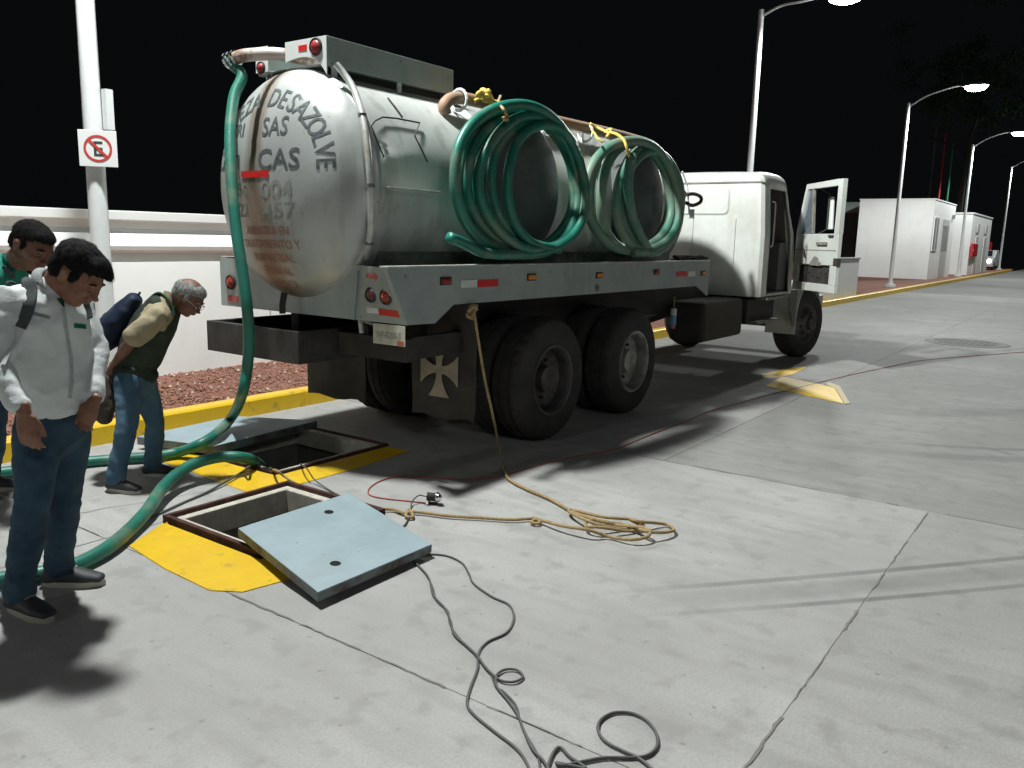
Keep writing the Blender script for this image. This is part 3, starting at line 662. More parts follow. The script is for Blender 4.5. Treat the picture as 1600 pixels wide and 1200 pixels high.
# --- tank shell and dished heads
TC = Vector((0, 4.52, 1.912)); TRD = .748; TX0, TX1 = 3.76, 8.32; DOME = .31
bm = B(); lathe(bm, [(TRD, TX0), (TRD+.006, TX0+.01), (TRD+.006, TX0+.05), (TRD, TX0+.06), (TRD, 5.02), (TRD+.004, 5.025), (TRD+.004, 5.06), (TRD, 5.065), (TRD, 6.5), (TRD+.004, 6.505), (TRD+.004, 6.54), (TRD, 6.545), (TRD, TX1)], TC, 'X', 96)
TANK = obj('tank', bm, M_TANK, TR, smooth=True)
def dome_x(y, z, x0=TX0, lift=0.0):
    r = math.hypot(y-TC.y, z-TC.z)/(TRD); r = min(r, .999)
    return x0-DOME*(1-r**2.6)**.62-lift
def head(x0, sgn, mt, name):
    prof = []
    for k in range(15):
        r = math.sin(k/14*math.pi/2); prof.append((max(r*TRD, .0001), x0-sgn*DOME*(1-min(r, 1)**2.6)**.62))
    prof.append((TRD+.008, x0+sgn*.002)); prof.append((TRD+.008, x0+sgn*.03))
    return obj(name, lathe(B(), prof, TC, 'X', 96), mt, TR, smooth='all')
HEAD = head(TX0, 1, M_TANKH, 'tank_head'); head(TX1, -1, M_TANK, 'tank_head')
# lettering follows the dished head; size and place in the y/z plane
def on_head(y, z): return Vector((dome_x(y, z, lift=.0025), y, z))
def head_word(s, yc, zb, size, m_, sxx=1.0):
    bm = B(); put_text(bm, s, size, lambda x, y: on_head(yc-x*sxx, zb+y)); return obj('lettering', bm, m_, HEAD)
def head_arc(s, ry, rz, a0, a1, size, m_):
    """letters along an ellipse; angle 0 = up, positive to the viewer's right (towards -y)"""
    bm = B(); n = len(s)
    for i, ch in enumerate(s):
        if ch == ' ': continue
        a = a0+(a1-a0)*i/(n-1); cy_, cz_ = TC.y-ry*math.sin(a), TC.z+AZ+rz*math.cos(a)
        ca, sa = math.cos(a), math.sin(a)
        put_text(bm, ch, size, lambda x, y: on_head(cy_-(x*.86*ca+y*sa), cz_+(-x*.86*sa+y*ca)))
    return obj('lettering', bm, m_, HEAD)
AZ = .085
head_arc('LIMPIEZA DESAZOLVE', .47, .40, R_(-84), R_(86), .165, M_TEXT)
head_word('LETRI', 4.86, 2.22, .12, M_TEXT); head_word('SAS', 4.40, 2.21, .165, M_TEXT, .9)
head_word('SEPTI', 4.86, 2.01, .13, M_TEXT, .8); head_word('CAS', 4.355, 2.0, .18, M_TEXT, 1.15)
head_word('55', 4.72, 1.835, .12, M_TEXTF); head_word('004', 4.37, 1.825, .15, M_TEXTF, 1.35)
head_word('22', 4.72, 1.70, .12, M_TEXTF); head_word('457', 4.36, 1.685, .15, M_TEXTF, 1.35)
for i, s in enumerate(('ASESORIA EN', 'TRATAMIENTO Y', 'INDUSTRIAL', 'FEDERAL', 'SEPTICA')):
    head_word(s, 4.50, 1.585-.088*i, .078, M_TEXTR, .92)
def decal(parent, name, m_, pts, n, th=.003):
    return obj(name, prism(B(), pts, Vector(n)*th), m_, parent)
bm = B(); yy0, yy1, zz0, zz1 = 4.43, 4.72, 1.95, 1.992
va = [[bm.verts.new(on_head(yy0+(yy1-yy0)*i/6, zz0+(zz1-zz0)*j)+Vector((-.002, 0, 0))) for j in range(2)] for i in range(7)]
for i in range(6): bm.faces.new((va[i][0], va[i+1][0], va[i+1][1], va[i][1]))
obj('reflector_strip', bm, M_RED, HEAD)
# small drain stub at the bottom of the head
bm = B(); tube(bm, [(3.62, 4.52, 1.20), (3.60, 4.52, 1.12), (3.60, 4.52, 1.06)], .022, 10); obj('drain_stub', bm, M_CHAS, TR, smooth=True)

# --- bed: deck, side skirts, rear panel
bm = B(); box(bm, XB+.06, 8.455, YS+.03, YF-.03, ZD-.20, ZD-.16); obj('deck', bm, M_DECK, TR)
sk0 = [(XT, ZD), (8.462, ZD), (8.462, 1.04), (8.42, 1.04), (8.14, 1.15), (4.19, 1.157), (4.0, 1.045), (XB, 1.052)]
for y, s in ((YS, 1), (YF, -1)):
    sk = sk0 if s > 0 else [(XB, ZD)]+sk0[1:]
    bm = prism(B(), [(x, y, z) for x, z in sk], (0, s*.006, 0)); sd = obj('side_skirt', bm, M_BED, TR)
    bm = B(); box(bm, (XT if s > 0 else XB)+.01, 8.462, min(y-s*.004, y+s*.07), max(y-s*.004, y+s*.07), ZD+.001, ZD+.012); obj('top_rail', bm, M_EDGE, TR, bevel=.003)
rp = [Vector(p) for p in ((XT, YS+.007, ZD-.001), (XT, YF-.007, ZD-.001), (XB, YF-.007, 1.052), (XB, YS+.007, 1.05))]
ctr = Vector((.0, 0, 0))
# rear panel: full height at both ends, lower in the middle where the tank head passes
def rear(y, z): # point on the leaning panel plane
    f = (ZD-z)/(ZD-1.05); xt = XB-(XB-XT)*min(1, max(0, (3.93-y)/.40)); return Vector((xt+(XB-xt)*f, y, z))
def arch(y):
    d = abs(y-TC.y); 
    if d < .60: return TC.z-math.sqrt(max(0, .80**2-d*d))+.02
    return None
top = [(YS+.007, ZD), (3.53, ZD), (3.6, ZD), (3.7, ZD), (3.80, ZD), (3.86, ZD), (3.93, ZD)]
CUT = .735; yc_ = math.sqrt(CUT**2-(TC.z-ZD)**2)
top += [(TC.y-yc_*math.cos(k*math.pi/24), TC.z-math.sqrt(CUT**2-(yc_*math.cos(k*math.pi/24))**2)) for k in range(25)]
top += [(YF-.007, ZD)]
bm = B(); n = len(top)
NZ = 6
gf = [[bm.verts.new(rear(y, z*(1-j/NZ)+1.05*j/NZ)) for j in range(NZ+1)] for y, z in top]
gb = [[bm.verts.new(rear(y, z*(1-j/NZ)+1.05*j/NZ)+Vector((.006, 0, 0))) for j in range(NZ+1)] for y, z in top]
for i in range(n-1):
    for j in range(NZ):
        bm.faces.new((gf[i][j], gf[i+1][j], gf[i+1][j+1], gf[i][j+1])); bm.faces.new((gb[i][j], gb[i][j+1], gb[i+1][j+1], gb[i+1][j]))
    bm.faces.new((gf[i][0], gb[i][0], gb[i+1][0], gf[i+1][0])); bm.faces.new((gf[i][NZ], gf[i+1][NZ], gb[i+1][NZ], gb[i][NZ]))
RP = obj('rear_panel', bm, M_BED, TR)
bm = B(); prism(bm, [rear(3.93, 1.37)+Vector((-.004, 0, 0)), rear(3.945, 1.37)+Vector((-.004, 0, 0)), rear(3.985, 1.05)+Vector((-.004, 0, 0)), rear(3.97, 1.05)+Vector((-.004, 0, 0))], (-.012, 0, 0)); obj('panel_rib', bm, M_BED, TR)
def rear_rect(y0, y1, z0, z1, m_, name, th=.003):
    o = Vector((-.001, 0, 0)); return obj(name, prism(B(), [rear(y0, z0)+o, rear(y1, z0)+o, rear(y1, z1)+o, rear(y0, z1)+o], (-th, 0, 0)), m_, TR)
PR = lambda u, v: PX(u, v, 3.66)
rear_rect(3.548, 3.735, 1.098, 1.140, M_RED, 'reflector_strip'); rear_rect(3.737, 3.855, 1.105, 1.143, M_WREF, 'reflector_strip')
a = PX(351, 464, 3.70); rear_rect(5.21, 5.34, 1.085, 1.13, M_REDF, 'reflector_strip'); rear_rect(5.11, 5.16, 1.09, 1.125, M_WREF, 'reflector_strip')
o = Vector((-.001, 0, 0)); yA, zA = 3.70, 1.345
bm = prism(B(), [rear(y, z)+o for y, z in ((3.82, 1.33), (3.82, 1.358), (3.70, 1.358), (3.70, 1.372), (3.645, 1.344), (3.70, 1.316), (3.70, 1.33))], (-.002, 0, 0)); obj('arrow_sticker', bm, M_REDF, TR)
def lamp_round(y, z, r, m_):
    p = rear(y, z); bm = B(); lathe(bm, [(.0001, -.028), (r*.6, -.024), (r*.92, -.012), (r, -.002)], p, 'X', 24); l = obj('tail_light', bm, m_, TR, smooth=True)
    bm = B(); lathe(bm, [(r*1.02, -.001), (r*1.05, -.016), (r*1.22, -.012), (r*1.28, -.001)], p, 'X', 24); obj('bezel', bm, M_CHAS, l, smooth=True)
lamp_round(3.615, 1.225, .042, M_RLENS); lamp_round(3.785, 1.225, .040, mat('plum_lens', (.10, .03, .03), .3)); lamp_round(5.29, 1.23, .045, M_RLENS); 
# side markers and reflectors on the near skirt
def side_rect(x0, x1, z0, z1, m_, name='reflector_strip', th=.003):
    return obj(name, box(B(), x0, x1, YS-.001-th, YS-.001, z0, z1), m_, TR)
for u, v, m_ in ((696, 439, M_RLENS), (830, 433, M_AMB), (936, 430, M_AMB), (1025, 425, M_RLENS), (1098, 427, M_AMB)):
    p = PY(u, v, YS); bm = B(); box(bm, p.x-.045, p.x+.045, YS-.022, YS-.001, p.z-.018, p.z+.018); l = obj('side_marker', bm, m_, TR, bevel=.008)
    bm = B(); box(bm, p.x-.055, p.x+.055, YS-.006, YS-.0012, p.z-.026, p.z+.026); obj('lamp_base', bm, M_CHAS, l)
for (u0, v0), (u1, v1), m_ in (((720, 443), (745, 444), M_WREF), ((746, 442), (778, 443), M_RED), ((1056, 428), (1073, 428), M_RED), ((1075, 428), (1086, 428), M_WREF)):
    a = PY(u0, v0, YS); b_ = PY(u1, v1, YS); side_rect(a.x, b_.x, (a.z+b_.z)/2-.025, (a.z+b_.z)/2+.025, m_)
p = PY(933, 450, YS); bm = B(); disc(bm, (p.x, YS-.006, p.z), .03, 'Y', .005); obj('bolt_plate', bm, M_DECK, TR)
# --- open rear bumper box
zt, zb = .955, .735
q0 = PZ(352, 500, zt); q1 = PZ(457, 520, zt); bx = (q0.x+q1.x)/2-.03; y0_, y1_ = 4.31, 5.33
bm = B(); box(bm, bx, bx+.045, y0_, y1_, zb, zt); box(bm, bx+.046, 4.55, y0_, y0_+.04, zb, zt); box(bm, bx+.046, 4.55, y1_-.04, y1_, zb, zt); box(bm, bx+.046, 4.5, y0_+.041, y1_-.041, zb, zb+.02)
obj('rear_bumper', bm, M_BUMP, TR, bevel=.005)
bm = B(); box(bm, 3.9, 4.0, YS+.16, y0_-.01, .78, .93); box(bm, 4.0, 4.55, 3.72, 3.80, .78, .93); obj('underrun_bar', bm, M_CHAS, TR)
bm = B(); tube(bm, [(3.80, 3.98, 1.05), (3.79, 3.955, .96)], .016, 8); tube(bm, [(3.80, 3.98, 1.05), (3.95, 3.99, 1.0)], .012, 8); obj('hook_rod', bm, M_EDGE, TR, smooth=True)
bm = B(); box(bm, 3.80, 3.804, 3.575, 3.86, .902, 1.035); pl = obj('number_plate', bm, M_PLATE, TR, bevel=.002)
bm = B(); put_text(bm, 'NP-8200-S', .062, lambda x, y: Vector((3.7985, 3.718-x*.8, .945+y))); obj('lettering', bm, M_TEXTF, pl)
bm = B(); box(bm, 3.7975, 3.7992, 3.585, 3.64, .906, .935); obj('plate_sticker', bm, M_REDF, pl)
# --- chassis
bm = B()
for y in (4.1, 4.82): box(bm, 3.95, 12.3, y-.04, y+.04, .80, 1.08)
for x in (4.3, 5.0, 6.1, 7.3, 8.3, 9.6, 11.2): box(bm, x, x+.1, 4.141, 4.779, .84, 1.04)
obj('chassis_rail', bm, M_CHAS, TR)
WX = (5.42, 6.80); FX = 12.05; WR = .495
bm = B()
for x in WX:
    tube(bm, [(x, 3.7, WR), (x, 5.25, WR)], .075, 12); lathe(bm, [(.0001, -.2), (.12, -.18), (.2, -.06), (.2, .06), (.12, .18), (.0001, .2)], (x, 4.46, WR), 'X', 20)
box(bm, 5.3, 6.95, 4.0, 4.09, .62, .78); box(bm, 5.3, 6.95, 4.83, 4.92, .62, .78)
tube(bm, [(FX, 3.75, .46), (FX, 5.2, .46)], .06, 10); tube(bm, [(4.46+2.5, 4.46, WR), (10.5, 4.46, .8)], .05, 10)
obj('axle', bm, M_CHAS, TR, smooth=True)
# underbody valance behind the wheels so that the wheel bay reads as closed
bm = B(); box(bm, 4.2, 8.35, 3.62, 5.3, 1.17, 1.185); obj('bay_floor', bm, M_CHAS, TR)
# --- wheels
def tyre_bm(c, y_out, s, w_=.27, r=WR):
    pr = [(.275, .012), (.30, .0), (.36, -.008), (.43, -.004), (.468, .012), (r-.008, .035), (r, .06), (r, w_*.32), (r-.011, w_*.33), (r-.011, w_*.37), (r, w_*.38), (r, w_*.62), (r-.011, w_*.63), (r-.011, w_*.67), (r, w_*.68), (r, w_-.06), (r-.008, w_-.035), (.468, w_-.012), (.43, w_+.004), (.36, w_+.008), (.30, w_), (.275, w_-.012)]
    pr = [(a*(r/.495) if a < r-.02 else a, s*b_) for a, b_ in pr]
    return lathe(B(), pr, (c[0], y_out, c[1]), 'Y', 96, mod=lambda k, j: (1-.026*(k % 3 == 0) if j in (5, 6, 7, 14, 15, 16) else 1), close=True)
def wheel(x, z, y_out, s, rim, dish, steer=0):
    RT_ = lambda bm: (bmesh.ops.rotate(bm, verts=bm.verts, cent=(x, y_out+s*.13, z), matrix=Matrix.Rotation(R_(steer), 3, 'Z')), bm)[1]
    bm = RT_(tyre_bm((x, z), y_out, s)); ty = obj('tyre', bm, M_TYRE, TR, smooth=True, angle=30)
    ty.name = 'wheel'; OFF[ty.name] = OFF[TR.name].copy()
    R = .278
    if dish > 0: pr = [(R+.012, .004), (R, .0), (R-.022, .010), (R-.03, .03), (R-.035, dish*.75), (R-.07, dish), (.15, dish+.01), (.125, dish-.01), (.11, dish-.02), (.105, dish-.09), (.0001, dish-.10)]
    else: pr = [(R+.012, .004), (R, .0), (R-.02, .012), (R-.05, .04), (.17, .0), (.15, -.03), (.10, -.05), (.09, -.10), (.0001, -.11)]
    bm = lathe(B(), [(a, s*b_) for a, b_ in pr], (x, y_out, z), 'Y', 48); rm = obj('rim', RT_(bm), rim, ty, smooth=True, angle=35)
    bm = B(); dd = dish if dish > 0 else -.01
    for k in range(8):
        a = 2*math.pi*k/8+.2; disc(bm, (x+.165*math.cos(a), y_out+s*(dd-.02), z+.165*math.sin(a)), .014, 'Y', s*.03, 8)
    tag(obj('wheel_nut', RT_(bm), M_CHAS, ty), kind='stuff')
    if dish > 0.08:
        bm = B(); lathe(bm, [(R+.006, s*-.004), (R+.006, s*-.010), (R-.012, s*-.006), (R-.018, s*.006)], (x, y_out, z), 'Y', 48); obj('rim_edge', bm, rim, ty, smooth=True)
wheel(WX[0], WR, 3.495, 1, M_RIM, .13); wheel(WX[1], WR, 3.495, 1, M_RIML, .13)
wheel(WX[0], WR, 3.80, 1, M_RIM, .05); wheel(WX[1], WR, 3.80, 1, M_RIM, .05)
wheel(WX[0], WR, 5.42, -1, M_RIM, .13); wheel(WX[1], WR, 5.42, -1, M_RIM, .13)
wheel(WX[0], WR, 5.12, -1, M_RIM, .05); wheel(WX[1], WR, 5.12, -1, M_RIM, .05)
wheel(FX, WR, 3.45, 1, M_RIM, -.1, -13); wheel(FX, WR, 5.40, -1, M_RIM, -.1, -13)
# --- mud flaps, the near one with a painted cross
def flap(y0, y1, x=4.55):
    bm = B(); nx, nz = 8, 12; vv = []
    for i in range(nx+1):
        row = []
        for j in range(nz+1):
            y = y0+(y1-y0)*i/nx; z = .27+(1.13-.27)*j/nz
            row.append(bm.verts.new((x+.018*math.sin(i*.9+j*.25)*(1-j/nz)+.01*noise.noise((y*4, z*4, 0)), y, z+.012*math.sin(i*1.3)*(j == 0))))
        vv.append(row)
    for i in range(nx):
        for j in range(nz): bm.faces.new((vv[i][j], vv[i+1][j], vv[i+1][j+1], vv[i][j+1]))
    geo = bmesh.ops.extrude_face_region(bm, geom=list(bm.faces)); bmesh.ops.translate(bm, vec=(.008, 0, 0), verts=[e for e in geo['geom'] if isinstance(e, bmesh.types.BMVert)])
    return obj('mud_flap', bm, mat('flap_rubber', (.075, .068, .06), .8, 0, (.045, .04, .036), scale=5), TR, smooth=True)
fl = flap(3.60, 4.22); flap(4.72, 5.42)
bm = B(); cy_, cz_ = 3.918, .635; L_, w1, w0 = .205, .115, .028
def arm_pts(k):
    a = k*math.pi/2; out = []
    prof = [(w0, w0)]+[(w0+(w1-w0)*t**2.0, w0+(L_-w0)*t) for t in (.25, .5, .75, 1)]
    pts = [(p, q) for p, q in prof]+[(-p, q) for p, q in prof[::-1]]
    return [(p*math.cos(a)-q*math.sin(a), p*math.sin(a)+q*math.cos(a)) for p, q in pts]
for k in range(4):
    bm.faces.new([bm.verts.new((4.529, cy_+p*.88, cz_+q)) for p, q in arm_pts(k)])
bm.faces.new([bm.verts.new((4.529, cy_+p*.88, cz_+q)) for p, q in ((-w0, -w0), (w0, -w0), (w0, w0), (-w0, w0))])
g_ = bmesh.ops.extrude_face_region(bm, geom=list(bm.faces)); bmesh.ops.translate(bm, vec=(-.004, 0, 0), verts=[e for e in g_['geom'] if isinstance(e, bmesh.types.BMVert)])
obj('cross_emblem', bm, M_CRS, fl)
# --- roof tray over the tank
ty0, ty1, tx0, tx1 = 4.19, 4.90, 3.74, 4.98; tzb, tzt = 2.685, 2.835
bm = B()
box(bm, tx0, tx1, ty0, ty0+.012, 2.655, tzt); box(bm, tx0+.013, tx1, ty1-.012, ty1, 2.655, tzt); box(bm, tx1-.012, tx1, ty0+.013, ty1-.013, 2.655, tzt)
box(bm, tx0+.013, tx1-.013, ty0+.013, ty1-.013, tzb-.02, tzb-.01)
TRY = obj('tray', bm, M_BED, TR, bevel=.003)
def tray_end(y0, y1, name):
    n = 12; bm = B(); up_, lo_ = [], []
    for i in range(n+1):
        y = y0+(y1-y0)*i/n; zt_ = tzt; f = (y-y0)/(y1-y0)
        zl = 2.70+(.028*math.cos((f-.62)*3.2)) if y0 < 4.5 else 2.67
        if f < .3 and y0 < 4.5: zl -= .09*(1-f/.3)**1.5
        up_.append((tx0-.001, y, zt_)); lo_.append((tx0-.001, y, zl))
    prism(bm, up_+lo_[::-1], (-.006, 0, 0)); return obj(name, bm, M_WREF, TR)
tray_end(ty0, ty0+.40, 'tray_end_plate'); tray_end(ty1-.13, ty1, 'tray_end_plate')
for y, z, r in ((4.285, 2.775, .048), (4.84, 2.70, .035)):
    bm = B(); lathe(bm, [(.0001, -.035), (r*.6, -.03), (r*.95, -.014), (r, -.008)], (tx0, y, z), 'X', 24); l = obj('tail_light', bm, mat('red_lens', (.26, .015, .02), .45), TR, smooth=True)
    bm = B(); lathe(bm, [(r*1.02, -.008), (r*1.08, -.022), (r*1.2, -.008)], (tx0, y, z), 'X', 24); obj('bezel', bm, M_CHAS, l)
bm = B(); box(bm, tx0-.010, tx0-.0075, 4.375, 4.455, 2.765, 2.80); obj('reflector_strip', bm, M_RED, TR)
bm = B()
for x in (3.80, 4.40, 4.93):
    for y in (ty0+.02, ty1-.03): 
        zz = TC.z+math.sqrt(max(0, TRD**2-(y-TC.y)**2)); box(bm, x, x+.04, y, y+.012, zz-.02, tzb+.02)
obj('tray_bracket', bm, M_WREF, TR)
bm = B(); box(bm, 3.78, 4.95, 4.28, 4.80, 2.62, 2.665); obj('tank_manway', bm, M_CHAS, TR, bevel=.01)  # black colour puts the shade under the tray into the manway
# --- outlet pipe at the top with the hose coupling
bm = tube(B(), catmull([(4.1, 4.60, 2.76), (3.80, 4.62, 2.765), (3.70, 4.70, 2.77), (3.63, 4.86, 2.765), (3.60, 4.95, 2.75)], 5), .042, 14); obj('outlet_pipe', bm, mat('pipe_pinkish', (.50, .43, .40), .5, .2, (.22, .13, .09), scale=5, lo=.5, hi=.6), TR, smooth=True)
bm = B(); 
for k in range(3): tube(bm, [(3.607-.012*k, 4.93+.028*k, 2.755-.010*k), (3.603-.012*k, 4.945+.028*k, 2.75-.010*k)], .055, 14)
obj('hose_clamp', bm, M_CHROME, TR)
# --- white vent pipe hooping over the rear rim
# --- grab rails and step on the near flank
def on_tank(u, v, lift=.012):
    r = Vector(ray(u, v)); c0 = Vector(CP); R2 = TRD+lift
    a = r.y**2+r.z**2; b_ = 2*(r.y*(c0.y-TC.y)+r.z*(c0.z-TC.z)); cc_ = (c0.y-TC.y)**2+(c0.z-TC.z)**2-R2*R2
    D = b_*b_-4*a*cc_
    t_ = (-b_-math.sqrt(max(D, 0)))/(2*a); return c0+r*t_
pts = [PX(u, v, x) for u, v, x in ((525, 100, 3.72), (538, 116, 3.75))]+[on_tank(u, v, l) for u, v, l in ((553, 140, .05), (566, 180, .035), (574, 230, .03), (579, 290, .03), (580, 340, .03), (577, 380, .03))]+[PY(573, 403, 3.93)]
bm = tube(B(), catmull(pts, 5), .022, 10); obj('vent_pipe', bm, M_EDGE, TR, smooth=True)
bm = B(); 
for i in (3, 5, 7): p = pts[i]; tube(bm, [p+Vector((0, .0, -.012)), p+Vector((0, .0, .012))], .027, 10)
obj('pipe_clip', bm, M_DECK, TR)
def tank_rod(pxs, r, lift, m_, name):
    bm = tube(B(), [on_tank(u, v, lift) for u, v in pxs], r, 8); return obj(name, bm, m_, TR, smooth=True)
tank_rod([(600, 246), (590, 222), (580, 197), (586, 189), (598, 183), (620, 185), (656, 192), (651, 204), (648, 212), (658, 232), (668, 253)], .0055, .022, M_CHAS, 'grab_rail')
tank_rod([(606, 153), (618, 168), (629, 183)], .006, .01, M_CHAS, 'seam_rod')
a, b_ = on_tank(598, 291, .03), on_tank(679, 299, .03); bm = B(); prism(bm, [a, b_, b_+Vector((0, -.055, 0)), a+Vector((0, -.055, 0))], (0, 0, -.012)); obj('step', bm, M_EDGE, TR, bevel=.003)
# --- drums that carry the coiled hoses
for cx_, cz_, r in ((5.30, 1.98, .50), (7.25, 1.95, .50)):
    bm = B(); lathe(bm, [(.0001, 3.735), (r-.02, 3.735), (r, 3.745), (r, 3.95)], (cx_, 0, cz_), 'Y', 56)
    d_ = obj('hose_drum', bm, mat('drum_steel', (.09, .10, .098), .7, .1, (.055, .062, .06), scale=3, bump=.2), TR, smooth=True)
    bm = B(); box(bm, cx_-.04, cx_+.04, 3.60, 3.74, cz_+r-.03, cz_+r+.01); obj('hanger_arm', bm, M_CHAS, d_)
# front handle ring and brackets on the tank's front end
bm = tube(B(), catmull([PY(u, v, 3.74) for u, v in ((1072, 304), (1085, 303), (1095, 308), (1094, 316), (1082, 321), (1072, 317))], 4), .020, 8); obj('pipe_loop', bm, mat('dark_hose', (.06, .03, .025), .7), TR, smooth=True)
bm = B(); lathe(bm, [(.0001, -.03), (.04, -.03), (.045, 0), (.045, .06)], PY(1066, 304, 3.74), 'Y', 14); obj('valve_cap', bm, M_ORNG, TR)
bm = tube(B(), [PY(1066, 268, 3.76), PY(1074, 290, 3.74), PY(1077, 335, 3.73)], .010, 6); box(bm, 8.4, 8.44, 3.70, 3.74, 1.85, 1.95); obj('bracket', bm, M_WREF, TR)
# top ladder rail on the tank
zt_ = TC.z+TRD
bm = B(); y_ = 4.02; zz = TC.z+math.sqrt(TRD**2-(y_-TC.y)**2)
tube(bm, [(6.2, y_, zz+.10), (8.05, y_, zz+.08)], .012, 8); tube(bm, [(6.2, y_+.22, zz+.16), (8.05, y_+.22, zz+.14)], .012, 8)
for x in (6.6, 7.1, 7.55, 8.02):
    tube(bm, [(x, y_, zz-.02), (x, y_, zz+.10)], .010, 6); tube(bm, [(x, y_, zz+.09), (x, y_+.22, zz+.15)], .010, 6)
obj('roof_rail', bm, M_EDGE, TR, smooth=True)
bm = B(); box(bm, 3.9, 8.3, 3.90, 3.96, ZD-.159, 1.50); box(bm, 3.9, 8.3, 5.08, 5.14, ZD-.159, 1.50)
for x in (4.0, 5.2, 6.5, 7.9): box(bm, x, x+.08, 3.58, 3.899, ZD-.159, ZD-.05)
obj('tank_cradle', bm, M_DECK, TR)

# --- cab
CX, CY0, CY1, CZ0, CZ1 = 9.80, 3.385, 5.36, .965, 2.45
def cab_ring(x, inset=0.0, top=CZ1, topr=.13, lean=0.0):
    y0, y1 = CY0+inset, CY1-inset; P = []
    zs = [CZ0, 1.15, 1.45, 1.72, 2.0, 2.26]
    for z in zs: P.append((x, y0+max(0, (z-1.7))*.07, z))
    for k in range(1, 6):
        a = k/6*math.pi/2; P.append((x, y0+.045+topr-topr*math.cos(a), top-topr+topr*math.sin(a)+.0*(k)))
    for k in range(1, 5): P.append((x, y0+.045+topr+(y1-y0-.09-2*topr)*k/5, top+.012*math.sin(k/5*math.pi)))
    Q = [(px, CY0+CY1-py, pz) for px, py, pz in P[:11]][::-1]
    P = P+Q
    return [(px+lean*max(0, pz-1.62), py, pz) for px, py, pz in P]
bm = B(); sts = [(CX, .05, CZ1-.03, 0), (CX+.035, .012, CZ1-.005, 0), (CX+.09, 0, CZ1, 0), (CX+.19, 0, CZ1+.005, 0), (CX+.45, 0, CZ1+.01, 0), (CX+.75, 0, CZ1+.008, -.12), (CX+1.08, 0, CZ1-.0, -.42), (CX+1.19, .01, CZ1-.02, -.62), (CX+1.23, .05, CZ1-.05, -.66)]
rings = [[bm.verts.new(p) for p in cab_ring(x, ins, tp, lean=ln)] for x, ins, tp, ln in sts]
nR = len(rings[0])
for i in range(len(rings)-1):
    for k in range(nR-1):
        if 3 <= i <= 5 and k in range(0, 5): continue          # driver's door opening
        if 3 <= i <= 5 and k in (nR-4-1, nR-5-1, nR-6-1+0): continue       # far door window
        bm.faces.new((rings[i][k], rings[i][k+1], rings[i+1][k+1], rings[i+1][k]))
    bm.faces.new((rings[i][0], rings[i+1][0], rings[i+1][-1], rings[i][-1]))
# rear wall with pressed panel
rw = rings[0]; bm.faces.new(rw); bm.faces.new(rings[-1])
CAB = obj('cab_shell', bm, M_CAB, TR, smooth=True, angle=35)
sd = CAB.modifiers.new('Solidify', 'SOLIDIFY'); sd.thickness = .035; sd.offset = -1; CAB.data.materials.append(M_CABIN); sd.material_offset = 1
def rr_pts(y0, y1, z0, z1, r, n=5):
    out = []
    for cy2, cz2, a0 in ((y1-r, z1-r, 0), (y0+r, z1-r, 90), (y0+r, z0+r, 180), (y1-r, z0+r, 270)):
        for k in range(n+1):
            a = R_(a0+90*k/n); out.append((cy2+r*math.cos(a), cz2+r*math.sin(a)))
    return out
a, b_ = PX(1142, 291, CX), PX(1142, 336, CX)
ro, ri = rr_pts(a.y, 5.0, b_.z, a.z, .07), rr_pts(a.y+.018, 4.982, b_.z+.018, a.z-.018, .055)
bm = B(); A_ = [bm.verts.new((CX-.003, *p)) for p in ro]; B_ = [bm.verts.new((CX-.016, *p)) for p in ri]
for k in range(len(A_)): bm.faces.new((A_[k], A_[(k+1) % len(A_)], B_[(k+1) % len(A_)], B_[k]))
bm.faces.new(B_); obj('rear_panel_pressing', bm, M_CAB, TR, smooth=True, angle=30)
bm = B(); box(bm, CX-.014, CX+.02, CY0+.03, CY1-.03, 2.315, 2.335); obj('drip_rail', bm, M_TRIM, TR, bevel=.004)
for yy in (3.75, 4.3, 4.9):
    bm = B(); box(bm, CX-.012, CX-.001, yy, yy+.03, 1.0, 1.9); obj('pressed_rib', bm, M_CAB, TR, bevel=.005)
bm = B(); box(bm, CX+.05, CX+1.1, CY0+.04, CY1-.04, CZ0-.01, CZ0+.04); box(bm, CX+.78, CX+1.12, CY0+.07, CY1-.07, CZ0+.05, 1.62); obj('cab_floor', bm, M_CABIN, TR)
bm = B(); box(bm, CX+.16, CX+.62, 3.95, 5.2, 1.02, 1.38); box(bm, CX+.06, CX+.2, 3.95, 5.2, 1.385, 2.0); obj('seat', bm, mat('seat_vinyl', (.04, .035, .035), .6), TR, bevel=.03)
bm = B(); tube(bm, [Vector((CX+.70+.17*math.cos(a)*.35, 3.85+.2*math.sin(a), 1.66+.2*math.cos(a))) for a in (2*math.pi*k/20 for k in range(20))], .012, 6, closed=True); tube(bm, [(CX+.72, 3.85, 1.64), (CX+.9, 3.85, 1.4)], .02, 6); obj('steering_wheel', bm, M_CHAS, TR, smooth=True)
bm = B(); box(bm, CX+.17, CX+1.0, CY0-.03, CY0+.12, CZ0-.045, CZ0-.012); obj('door_sill', bm, M_TRIM, TR, bevel=.006)
bm = B(); prism(bm, [(CX+1.15, CY0+.12, 1.68), (CX+1.15, CY1-.12, 1.68), (CX+.72, CY1-.18, 2.32), (CX+.72, CY0+.18, 2.32)], (.005, 0, 0)); bm.transform(Matrix.Translation((.10, 0, 0))); obj('windscreen', bm, mat('dark_pane', (.02, .025, .03), .1), TR)
p = PY(1198, 330, CY0-.02); bm = tube(B(), catmull([(CX+.17, CY0-.005, 2.10), (CX+.175, CY0-.04, 2.08), (CX+.18, CY0-.045, 1.98), (CX+.18, CY0-.045, 1.66), (CX+.175, CY0-.04, 1.58), (CX+.17, CY0-.005, 1.56)], 4), .011, 8); obj('grab_handle', bm, M_CHAS, TR, smooth=True)
